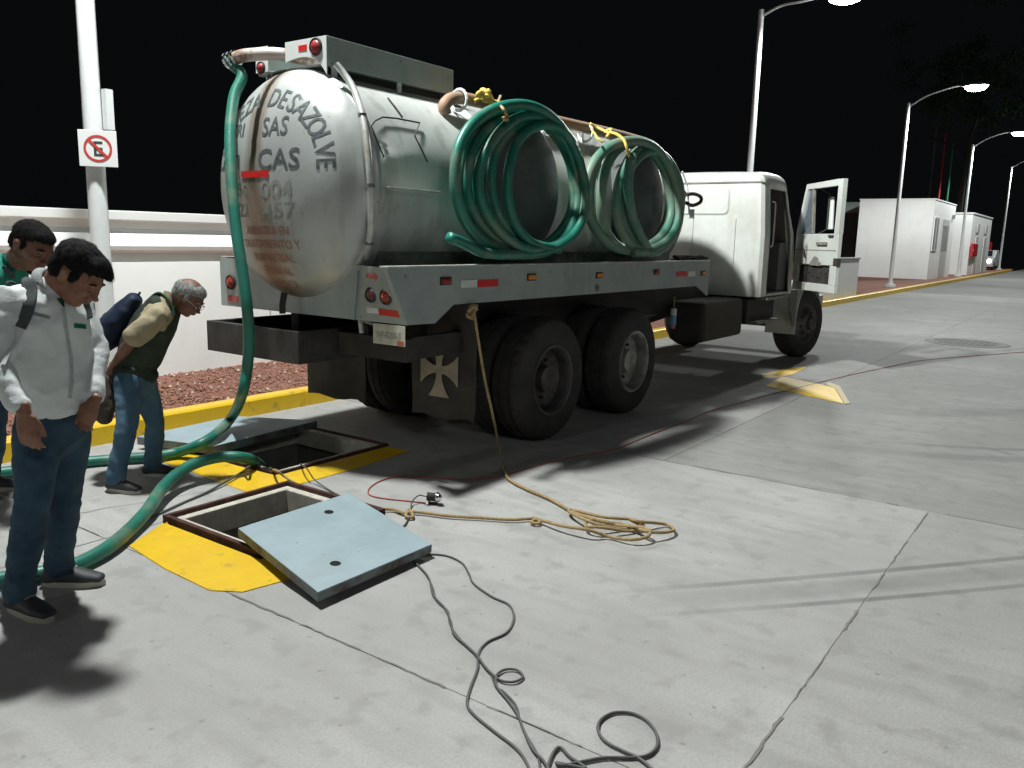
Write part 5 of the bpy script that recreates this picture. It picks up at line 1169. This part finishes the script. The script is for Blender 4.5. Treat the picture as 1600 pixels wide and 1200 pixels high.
def shoe(t, ankle, toe_dir, s=1.0, m_up=None):
    d = Vector((toe_dir.x, toe_dir.y, 0)).normalized(); sd_ = Vector((-d.y, d.x, 0)); g = Vector((ankle.x, ankle.y, 0))
    bm = B(); loft(bm, [g-d*.055*s+UP*.045*s, g-d*.02*s+UP*.055*s, g+d*.05*s+UP*.052*s, g+d*.12*s+UP*.042*s, g+d*.175*s+UP*.034*s], [.034*s, .038*s, .042*s, .046*s, .036*s], [.035*s, .045*s, .040*s, .028*s, .019*s], sd_, 18)
    loft(bm, [g-d*.012*s+UP*.05*s, g-d*.015*s+UP*.105*s], [.040*s, .041*s], [.046*s, .046*s], sd_, 16)
    bm = fuse(bm, .007, 3)
    for v in bm.verts: v.co.z = max(v.co.z, .022*s)
    sh = obj('shoe', bm, m_up or M_SHOE, t, smooth='all')
    bm = B(); n = 24; a_, b2 = [], []
    for k in range(n):
        w_ = 2*math.pi*k/n; f = math.cos(w_); x = .06+.135*f; y = math.sin(w_)*(.043 if f > 0 else .037)*(1+.12*f)
        a_.append(bm.verts.new(g+d*x*s+sd_*y*s+UP*.002)); b2.append(bm.verts.new(g+d*x*s*1.0+sd_*y*s*1.04+UP*.028*s))
    for k in range(n): bm.faces.new((a_[k], a_[(k+1) % n], b2[(k+1) % n], b2[k]))
    bm.faces.new(a_); bm.faces.new(b2); obj('sole', bm, M_SOLE, sh, smooth=True)
    bm = B()
    for k in range(4): c_ = g+d*(.045+.022*k)*s+UP*(.093-.010*k)*s; tube(bm, [c_-sd_*.022*s, c_+UP*.004, c_+sd_*.022*s], .0028*s, 6)
    obj('lace', bm, M_SOLE, sh)
def lerp(a, b_, f): return a+(b_-a)*f
def leg_path(hip, knee, ankle): return [hip, lerp(hip, knee, .35), lerp(hip, knee, .75), knee, lerp(knee, ankle, .3), lerp(knee, ankle, .7), ankle]
def trousers(t, J, s, m_, seed, waist=.148, belt=True):
    bm = B(); sd_ = (J['hipL']-J['hipR']).normalized()
    pc = (J['hipL']+J['hipR'])/2; up = (J['waist']-pc).normalized()
    loft(bm, [pc-up*.04, pc+up*.03, J['waist']], [.165*s, .165*s, waist*s], [.112*s, .122*s, .112*s], sd_)
    for q in 'LR':
        h, k, a = J['hip'+q], J['knee'+q], J['ankle'+q]
        P = leg_path(h+(pc-h)*.12, k, a+UP*.03); P[-1] = a+UP*.015
        loft(bm, P, [.095*s, .086*s, .069*s, .062*s, .061*s, .053*s, .056*s], [.097*s, .088*s, .071*s, .064*s, .066*s, .057*s, .060*s], sd_, 18)
    bm = fuse(bm, .011, 3); wrinkle(bm, .009, 7, (1, 1, 1.3), seed); wrinkle(bm, .003, 20, (1, 1, 1.3), seed+3)
    for v in bm.verts: v.co.z = max(v.co.z, .03)
    tr = obj('trousers', bm, m_, t, smooth='all')
    if belt:
        bm = B(); rings = []
        for zz in (-.018, .018):
            rings.append([bm.verts.new(J['waist']+up*(zz-.004)+sd_*(waist+.004)*s*math.cos(w_)+up.cross(sd_)*.117*s*math.sin(w_)) for w_ in (2*math.pi*k/28 for k in range(28))])
        for k in range(28): bm.faces.new((rings[0][k], rings[0][(k+1) % 28], rings[1][(k+1) % 28], rings[1][k]))
        obj('belt', bm, M_CHAS, tr, smooth=True)
    return tr
def torso_rings(J, s, add=0.0, belly=0.0):
    pc, w_, c_, n_ = J['waist'], J['mid'], J['chest'], J['neck']
    P = [pc, lerp(pc, w_, .5), w_, lerp(w_, c_, .5), c_, lerp(c_, n_, .62), lerp(c_, n_, .92)]
    ra = [.152, .155+belly*.4, .160+belly*.4, .172, .182, .150, .085]; rb = [.112+belly*.3, .118+belly, .122+belly*.8, .128, .126, .098, .070]
    return P, [(a+add)*s for a in ra], [(b_+add)*s for b_ in rb]
def build_person(name, label, J, s, skin, hairm, shirt, sleeve, trs, seed, belly=0.0, hair_kind='short', toe=None, hemdrop=0.0, cat='person', headM=None, hs=1.0, handinfo=None, collar=None, jacket=None):
    base = (J['ankleL']+J['ankleR'])/2; base.z = 0
    t = thing(name, label, cat, tuple(base))
    sd_ = (J['shL']-J['shR']).normalized(); bd = [sd_]*7
    # body: one continuous skin
    bm = B(); P, ra, rb = torso_rings(J, s, -.012, belly*.7); loft(bm, P, ra, rb, bd)
    pc = (J['hipL']+J['hipR'])/2; loft(bm, [pc, J['waist']], [.10*s, .12*s], [.08*s, .085*s], sd_)
    M = headM; hc = J['head']
    nb = hc+M@Vector((-.035, 0, -.055))*hs
    loft(bm, [lerp(J['chest'], J['neck'], .75), J['neck'], lerp(J['neck'], nb, .5), nb], [.072*s, .060*s, .056*s, .056*s], [.066*s, .060*s, .058*s, .058*s], sd_)
    head_bm(bm, hc, M, hs)
    for q in 'LR':
        sh, el, wr = J['sh'+q], J['el'+q], J['wr'+q]
        loft(bm, [sh, lerp(sh, el, .5), el], [.052*s, .045*s, .038*s], [.052*s, .045*s, .038*s], sd_, 14)
        loft(bm, [el, lerp(el, wr, .3), lerp(el, wr, .7), wr], [.038*s, .040*s, .032*s, .026*s], [.038*s, .040*s, .030*s, .021*s], sd_, 14)
        loft(bm, leg_path(J['hip'+q], J['knee'+q], J['ankle'+q]+UP*.03), [.062*s, .062*s, .05*s, .045*s, .045*s, .036*s, .034*s], [.062*s, .062*s, .05*s, .045*s, .045*s, .036*s, .036*s], sd_, 14)
        d, pn, th, cu = handinfo[q]; hand(bm, wr, d, pn, th, s, cu)
    bm = fuse(bm, .0062, 2, .45); obj('body', bm, skin, t, smooth='all')
    eye_parts(t, hc, M, hs, hairm, skin)
    # shirt
    bm = B(); P, ra, rb = torso_rings(J, s, .006, belly)
    if hemdrop: P = [lerp(P[0], (J['hipL']+J['hipR'])/2, hemdrop)]+P; ra = [ra[0]+.014]+ra; rb = [rb[0]+.012]+rb
    loft(bm, P, ra, rb, [sd_]*len(P), 28)
    for q in 'LR':
        sh, el, wr = J['sh'+q], J['el'+q], J['wr'+q]
        nk = lerp(J['chest'], J['neck'], .6)
        loft(bm, [lerp(nk, sh, .45)-UP*.01, sh, lerp(sh, el, .4)], [.075*s, .070*s, .062*s], [.078*s, .074*s, .064*s], sd_, 18)
        if sleeve == 'long':
            loft(bm, [lerp(sh, el, .25), lerp(sh, el, .7), el, lerp(el, wr, .4), lerp(el, wr, .85)], [.064*s, .056*s, .052*s, .047*s, .037*s], [.064*s, .056*s, .052*s, .045*s, .036*s], sd_, 18)
        else:
            loft(bm, [lerp(sh, el, .2), lerp(sh, el, .6), lerp(sh, el, .86)], [.070*s, .070*s, .070*s], [.072*s, .072*s, .072*s], sd_, 18)
    bm = fuse(bm, .0105, 3); wrinkle(bm, .0095, 7, (1, 1, 1.2), seed+1); wrinkle(bm, .005, 17, (1, 1, .8), seed+5); wrinkle(bm, .0018, 45, (1, 1, 1), seed+8)
    shirt_o = obj('shirt', bm, shirt, t, smooth='all')
    # collar
    cn = J['neck']; upn = (nb-cn).normalized(); fwd = sd_.cross(upn); fwd = -fwd if fwd.dot(M@Vector((1, 0, 0))) < 0 else fwd
    bm = B(); rings = []; NK = 26
    for k in range(NK+1):
        a = R_(28)+(R_(304))*k/NK; rr_ = lambda r: cn+fwd*r*math.cos(a)+sd_*r*math.sin(a)
        rings.append([bm.verts.new(p) for p in (rr_(.068*s)+upn*-.015, rr_(.066*s)+upn*.034*s, rr_(.074*s)+upn*.036*s, rr_(.094*s)-upn*.006+fwd*(.012 if abs(k-NK/2) > NK*.42 else 0), rr_(.090*s)-upn*.012)])
    for k in range(NK):
        for j in range(4): bm.faces.new((rings[k][j], rings[k+1][j], rings[k+1][j+1], rings[k][j+1]))
    g_ = bmesh.ops.solidify(bm, geom=list(bm.faces), thickness=.002); obj('collar', bm, collar or shirt, shirt_o, smooth='all')
    trousers(t, J, s, trs, seed)
    for q in 'LR':
        shoe(t, J['ankle'+q], toe[q], s*1.02)
    # hair
    bm = B()
    if hair_kind == 'full':
        Eh = lambda f, l, u, r, rot=0: ell(bm, hc+M@Vector((f, l, u))*hs, M@Matrix.Rotation(rot, 3, 'Y'), tuple(q*hs for q in r))
        Eh(-.022, 0, .052, (.101, .083, .082)); Eh(-.055, 0, .005, (.060, .076, .070)); Eh(.045, 0, .088, (.050, .060, .034), .35); Eh(.075, .01, .082, (.040, .040, .020), .5)
        for q in (1, -1): Eh(.018, q*.070, .020, (.022, .010, .038))
    elif hair_kind == 'short':
        Eh = lambda f, l, u, r, rot=0: ell(bm, hc+M@Vector((f, l, u))*hs, M@Matrix.Rotation(rot, 3, 'Y'), tuple(q*hs for q in r))
        Eh(-.020, 0, .048, (.098, .081, .077)); Eh(-.058, 0, .004, (.053, .070, .060)); Eh(.040, 0, .078, (.045, .058, .030), .5)
        for q in (1, -1): Eh(.012, q*.069, .018, (.018, .009, .030))
    else:   # grey, thin on the crown
        Eh = lambda f, l, u, r, rot=0: ell(bm, hc+M@Vector((f, l, u))*hs, M@Matrix.Rotation(rot, 3, 'Y'), tuple(q*hs for q in r))
        Eh(-.030, 0, .030, (.090, .0835, .066)); Eh(-.058, 0, .000, (.052, .070, .056)); Eh(.042, 0, .082, (.044, .055, .026), .5); Eh(.0, 0, .06, (.075, .078, .05))
        for q in (1, -1): Eh(.014, q*.070, .016, (.020, .010, .034))
    bm = fuse(bm, .006, 2); bm.normal_update()
    for v in bm.verts:
        p = v.co*55; v.co += v.normal*.0035*noise.noise(p)+v.normal*.003*noise.noise(v.co*150)
    rh = random.Random(seed); bm.faces.ensure_lookup_table(); fs = bm.faces; nf = len(fs); b3 = B(); down_ = M@Vector((.75, 0, .25)); crown = hc+M@Vector((-.05, 0, .13))*hs
    for k in range(5200 if hair_kind != 'thin' else 3600):
        f = fs[rh.randrange(nf)]; p = f.calc_center_median(); n_ = f.normal
        fl = (p-crown); fl = (fl-n_*fl.dot(n_)).normalized(); fl = (fl+n_*.30+Vector((rh.uniform(-.25, .25), rh.uniform(-.25, .25), rh.uniform(-.25, .25)))).normalized()
        L_ = rh.uniform(.010, .022)*hs; sd3 = fl.cross(n_).normalized()*.0008
        if f.normal.dot((p-hc)) < 0: continue
        b3.faces.new([b3.verts.new(q) for q in (p-sd3, p+sd3, p+fl*L_+n_*.001)])
    ho = obj('hair', bm, hairm, t, smooth='all')
    hsd = obj('hair_strands', b3, hairm, ho); hsd['kind'] = 'stuff'
    return t, M, sd_, fwd, shirt_o
def ribbon(pts, wd, side, th=.006):
    bm = B(); P = catmull(pts, 5); n = len(P); R4 = []
    for i in range(n):
        t_ = (P[min(i+1, n-1)]-P[max(i-1, 0)]).normalized(); s_ = Vector(side(i/(n-1)) if callable(side) else side); s_ = (s_-t_*s_.dot(t_)).normalized(); u_ = t_.cross(s_)
        R4.append([bm.verts.new(P[i]+s_*a*wd+u_*b_*th) for a, b_ in ((-1, -1), (1, -1), (1, 1), (-1, 1))])
    for i in range(n-1):
        for k in range(4): bm.faces.new((R4[i][k], R4[i][(k+1) % 4], R4[i+1][(k+1) % 4], R4[i+1][k]))
    bm.faces.new(R4[0]); bm.faces.new(R4[-1]); return bm
def backpack(name, label, C_, down, out, side, size, m_):
    """C_ centre; down, out (away from the back), side unit vectors; size half extents"""
    down, out, side = down.normalized(), out.normalized(), side.normalized()
    t = thing(name, label, 'backpack', tuple(C_))
    hd, ho, hs_ = size; bm = B()
    loft(bm, [C_-down*hd*.9+out*0, C_-down*hd*.5, C_, C_+down*hd*.55, C_+down*hd*.9], [hs_*.72, hs_*.95, hs_, hs_, hs_*.85], [ho*.55, ho*.85, ho, ho*1.08, ho*.8], side, 24)
    loft(bm, [C_+out*ho*.7+down*hd*.0, C_+out*ho*.75+down*hd*.6], [hs_*.7, hs_*.75], [ho*.4, ho*.45], side, 20)
    bm = fuse(bm, .009, 2); wrinkle(bm, .006, 10, seed=4); o = obj('bag', bm, m_, t, smooth='all')
    bm = tube(B(), catmull([C_-down*hd*1.0-side*.03, C_-down*hd*1.15-side*.02, C_-down*hd*1.15+side*.02, C_-down*hd*1.0+side*.03], 3), .007, 6); obj('carry_loop', bm, m_, t, smooth=True)
    bm = ribbon([C_+out*ho*.98-side*hs_*.7+down*hd*.1, C_+out*ho*1.15+down*hd*.12, C_+out*ho*.98+side*hs_*.7+down*hd*.1], .004, down, .002); obj('zip', bm, M_CHAS, t)
    return t

# ---- man in the white shirt (nearest, left)
fw = (RT*.72+TW*.62).normalized()
J1 = dict(waist=PD(88, 626, 3.40), mid=PD(78, 570, 3.36), chest=PD(72, 492, 3.28), neck=PD(80, 450, 3.26), head=PD(121, 430, 3.22),
          shR=PD(18, 468, 3.16), shL=PD(118, 480, 3.50), elR=PD(-8, 572, 3.08), wrR=PD(38, 645, 3.02), elL=PD(148, 552, 3.50), wrL=PD(146, 630, 3.36),
          hipR=PD(58, 668, 3.34), hipL=PD(106, 668, 3.52), kneeR=PD(52, 785, 3.28), kneeL=PD(100, 782, 3.54))
J1['ankleR'] = PZ(32, 958, .0); J1['ankleR'].z = .075; J1['ankleL'] = PZ(94, 915, .0); J1['ankleL'].z = .075
hM = frame((RT*.86+TW*.05-UP*.72), (UP*.85+RT*.6-TW*.0))
hi = {'R': (RT*.12-UP*1.0+TW*.05, RT*-.2-TW*.9, RT*.9+UP*.1, .28), 'L': (RT*-.42-UP*.8+TW*.05, TW*-1, UP*.6-RT*.2, .35)}
t1_, M1_, sd1, fw1, sh1 = build_person('person', 'man in a long sleeved white shirt and dark jeans bowing his head', J1, 1.0, M_SKIN, M_HAIRK, M_SHIRTW, 'long', M_JEANS, 1, belly=.018, hair_kind='full',
    toe={'R': RT*1.0+TW*.45, 'L': RT*1.0-TW*.1}, hemdrop=0, headM=hM, hs=1.0, handinfo=hi)
def surf(shirt_o, u, v, lift=.004):
    """point where the sight line meets the garment"""
    from mathutils.bvhtree import BVHTree
    if 'bvh' not in surf.__dict__: surf.bvh = {}
    if shirt_o.name not in surf.bvh:
        me = shirt_o.data; off = OFF[shirt_o.name]; surf.bvh[shirt_o.name] = BVHTree.FromPolygons([v_.co+off for v_ in me.vertices], [tuple(p.vertices) for p in me.polygons])
    h = surf.bvh[shirt_o.name].ray_cast(Vector(CP), Vector(ray(u, v)).normalized())
    if h[0] is None:
        me = shirt_o.data; c0 = sum((v_.co for v_ in me.vertices), Vector())/len(me.vertices)+OFF[shirt_o.name]
        q = surf.bvh[shirt_o.name].find_nearest(Vector(CP)+Vector(ray(u, v)).normalized()*(c0-Vector(CP)).length); return q[0]+q[1]*lift
    return h[0]+h[1]*lift
def patch(shirt_o, name, uv, m_, par, lift=.003, sub=5):
    """a sewn-on strip: grid draped on the garment between two edges given as pixel polylines"""
    bm = B(); (a0, a1), (b0, b1) = uv; rows = []
    for i in range(sub+1):
        f = i/sub; row = []
        for j in range(sub+1):
            g_ = j/sub; u = (a0[0]*(1-f)+a1[0]*f)*(1-g_)+(b0[0]*(1-f)+b1[0]*f)*g_; v = (a0[1]*(1-f)+a1[1]*f)*(1-g_)+(b0[1]*(1-f)+b1[1]*f)*g_
            row.append(bm.verts.new(surf(shirt_o, u, v, lift)))
        rows.append(row)
    for i in range(sub):
        for j in range(sub): bm.faces.new((rows[i][j], rows[i][j+1], rows[i+1][j+1], rows[i+1][j]))
    bmesh.ops.solidify(bm, geom=list(bm.faces), thickness=.002)
    return obj(name, bm, m_, par, smooth='all')
patch(sh1, 'green_placket', (((88, 466), (98, 480)), ((98, 466), (101, 480))), M_GREEN, sh1, sub=3)
prev = (96, 482)
for q in ((101, 520), (108, 560), (109, 595), (106, 622)):
    patch(sh1, 'button_placket', ((prev, q), ((prev[0]+6, prev[1]), (q[0]+6, q[1]))), mat('placket_cloth', (.60, .66, .64), .8), sh1, sub=4, lift=.002); prev = q
patch(sh1, 'pocket_band', (((115, 505), (115, 512)), ((134, 507), (134, 514))), M_GREEN, sh1)
patch(sh1, 'chest_print', (((48, 486), (50, 492)), ((78, 494), (78, 499))), mat('print_grey', (.35, .40, .39), .8), sh1)
# backpack straps over his shoulders, and the pack behind
t = backpack('backpack', 'dark backpack on the back of the man in the white shirt', PD(28, 520, 3.62), -UP+RT*.05, -fw, sd1, (.19, .07, .13), M_STRAP)
def strap(par, pxs, so, m_, wd=.018, name='shoulder_strap', d0=None):
    pts = [surf(so, u, v, .006) for u, v in pxs]; prev_ = pts[0]
    return obj(name, ribbon(pts, wd, lambda f: RT, .004), m_, par, smooth=True)
strap(t, [(38, 428), (45, 440), (48, 455), (46, 475), (40, 495), (32, 512)], sh1, M_STRAP, .022)
strap(t, [(32, 512), (24, 532), (12, 552), (4, 572)], sh1, mat('thin_strap', (.45, .47, .47), .8), .009)
strap(t, [(128, 468), (133, 482), (136, 498)], sh1, M_STRAP, .016)

# ---- man bending forward by the kerb
fw = RT
J2 = dict(waist=PD(212, 572, 5.20), mid=PD(224, 541, 5.19), chest=PD(243, 503, 5.18), neck=PD(263, 472, 5.16), head=PD(294, 465, 5.14),
          shR=PD(243, 496, 4.98), shL=PD(254, 488, 5.37), elR=PD(205, 533, 4.94), wrR=PD(175, 574, 5.12), elL=PD(214, 528, 5.40), wrL=PD(178, 578, 5.24),
          hipR=PD(201, 595, 5.09), hipL=PD(222, 595, 5.29), kneeR=PD(199, 662, 5.03), kneeL=PD(243, 662, 5.36))
J2['ankleR'] = PZ(182, 768, 0); J2['ankleR'].z = .07; J2['ankleL'] = PZ(240, 744, 0); J2['ankleL'].z = .07
hM = frame((RT*.80-UP*.66+TW*.12), (UP*.8+RT*.7))
hi = {'R': (-RT*.35-UP*1.0, -RT*.2+TW*-.6, RT*.6, .55), 'L': (-RT*.5-UP*.9+TW*.4, TW*.7, UP*.2+RT*.6, .6)}
t2_, M2_, sd2, fw2, sh2 = build_person('person', 'grey haired man bending forward by the kerb, hands behind his back', J2, .90, M_SKIN2, M_HAIRG, M_KHAKI, 'short', M_JEANS2, 2, belly=.01, hair_kind='thin',
    toe={'R': RT*1.0+TW*.25, 'L': RT*1.0-TW*.05}, headM=hM, hs=.98, handinfo=hi)
# vest over the shirt
bm = B(); P, ra, rb = torso_rings(J2, .90, .020, .012)
P2 = [lerp(P[0], (J2['hipL']+J2['hipR'])/2, .45)]+P[:-1]; ra = [ra[0]+.012]+ra[:-1]; rb = [rb[0]+.014]+rb[:-1]
sd_ = (J2['shL']-J2['shR']).normalized(); ra = [a*f for a, f in zip(ra, (1, 1, 1, 1, .98, .92, .80))]
loft(bm, P2, ra, rb, [sd_]*len(P2), 26); bm = fuse(bm, .010, 3); wrinkle(bm, .006, 9, seed=9); vest = obj('vest', bm, M_VEST, t2_, smooth='all')
def ring_on(J, s, f, w_, sh_, m_, par, name):
    pass
bm = ribbon([surf(sh2, u, v, .010) for u, v in ((226, 472), (240, 463), (252, 461), (262, 468), (268, 480), (270, 492))], .016, lambda f: UP*.5+TW, .004); obj('vest_shoulder', bm, M_VESTG, vest, smooth=True)
# glasses
hc = J2['head']
bm = B()
for q in (1, -1):
    cc_ = hc+hM@Vector((.100, q*.032, .000)); tube(bm, [cc_+hM@Vector((0, .021*math.cos(a), .017*math.sin(a))) for a in (2*math.pi*k/14 for k in range(14))], .0016, 5, closed=True)
    tube(bm, [cc_+hM@Vector((0, q*.021, .004)), hc+hM@Vector((-.005, q*.080, .012))], .0016, 5)
obj('glasses', bm, M_CHROME, t2_)
backpack('backpack', 'navy blue backpack worn by the bending grey haired man', PD(184, 503, 5.22), (PD(158, 542, 5.22)-PD(215, 466, 5.22)), -RT*.8+UP*.45, sd_, (.20, .085, .135), M_NAVY)
bm = ribbon([surf(vest, u, v, .008) for u, v in ((232, 478), (236, 500), (228, 525), (214, 540))], .012, lambda f: RT, .003)
# dark bag hanging from his hands
c = PD(166, 622, 5.14); t = thing('hand_bag', 'small dark brown bag hanging from the hands of the bending man', 'bag', tuple(c))
bm = B(); loft(bm, [PD(168, 592, 5.14), PD(165, 610, 5.14), PD(162, 632, 5.14), PD(164, 655, 5.14)], [.035, .055, .068, .045], [.035, .055, .065, .04], RT, 18); bm = fuse(bm, .008, 2); wrinkle(bm, .010, 12, seed=5)
obj('bag', bm, cloth('brown_bag', (.05, .035, .03), (.09, .07, .06)), t, smooth='all')
bm = ribbon([PD(150, 620, 5.10), PD(156, 598, 5.1), PD(163, 585, 5.12), PD(172, 586, 5.12), PD(176, 600, 5.1)], .006, TW, .003); obj('bag_strap', bm, M_STRAP, t)

# ---- man in green behind
J3 = dict(waist=PD(-30, 575, 4.75), mid=PD(-25, 525, 4.70), chest=PD(-8, 450, 4.60), neck=PD(18, 412, 4.55), head=PD(50, 387, 4.45),
          shR=PD(-32, 430, 4.36), shL=PD(22, 440, 4.82), elR=PD(-55, 500, 4.35), wrR=PD(-38, 565, 4.3), elL=PD(15, 510, 4.95), wrL=PD(10, 560, 4.80),
          hipR=PD(-42, 600, 4.68), hipL=PD(-14, 600, 4.88), kneeR=PD(-40, 690, 4.75), kneeL=PD(-10, 690, 4.95))
J3['ankleR'] = PZ(-42, 785, 0); J3['ankleR'].z = .075; J3['ankleL'] = PZ(-16, 765, 0); J3['ankleL'].z = .075
hM = frame((RT*.85+TW*.30-UP*.45), (UP*.9+RT*.42-TW*.02))
hi = {'R': (-UP+RT*.1, -TW, RT, .3), 'L': (-UP+RT*.1, TW, RT, .3)}
t3_, M3_, sd3, fw3, sh3 = build_person('person', 'man with short black hair and goatee in a green shirt, behind the white shirted man', J3, 1.0, M_SKIN2, M_HAIRK, M_SHIRTG, 'short', M_JEANS, 3, hair_kind='short',
    toe={'R': RT+TW*.2, 'L': RT}, headM=hM, hs=1.16, handinfo=hi)
hc = J3['head']; bm = B()
ell(bm, hc+hM@Vector((.056, 0, -.095))*1.16, hM, (.032, .030, .022)); ell(bm, hc+hM@Vector((.088, 0, -.072))*1.16, hM, (.012, .022, .010)); bm = fuse(bm, .005, 1)
obj('goatee', bm, M_HAIRK, t3_, smooth='all')
bm = ribbon([surf(sh3, u, v, .006) for u, v in ((2, 418), (12, 424), (19, 434))], .014, lambda f: RT*.6+UP*.6, .003); tag(obj('shoulder_strap', bm, M_STRAP, t3_), None)
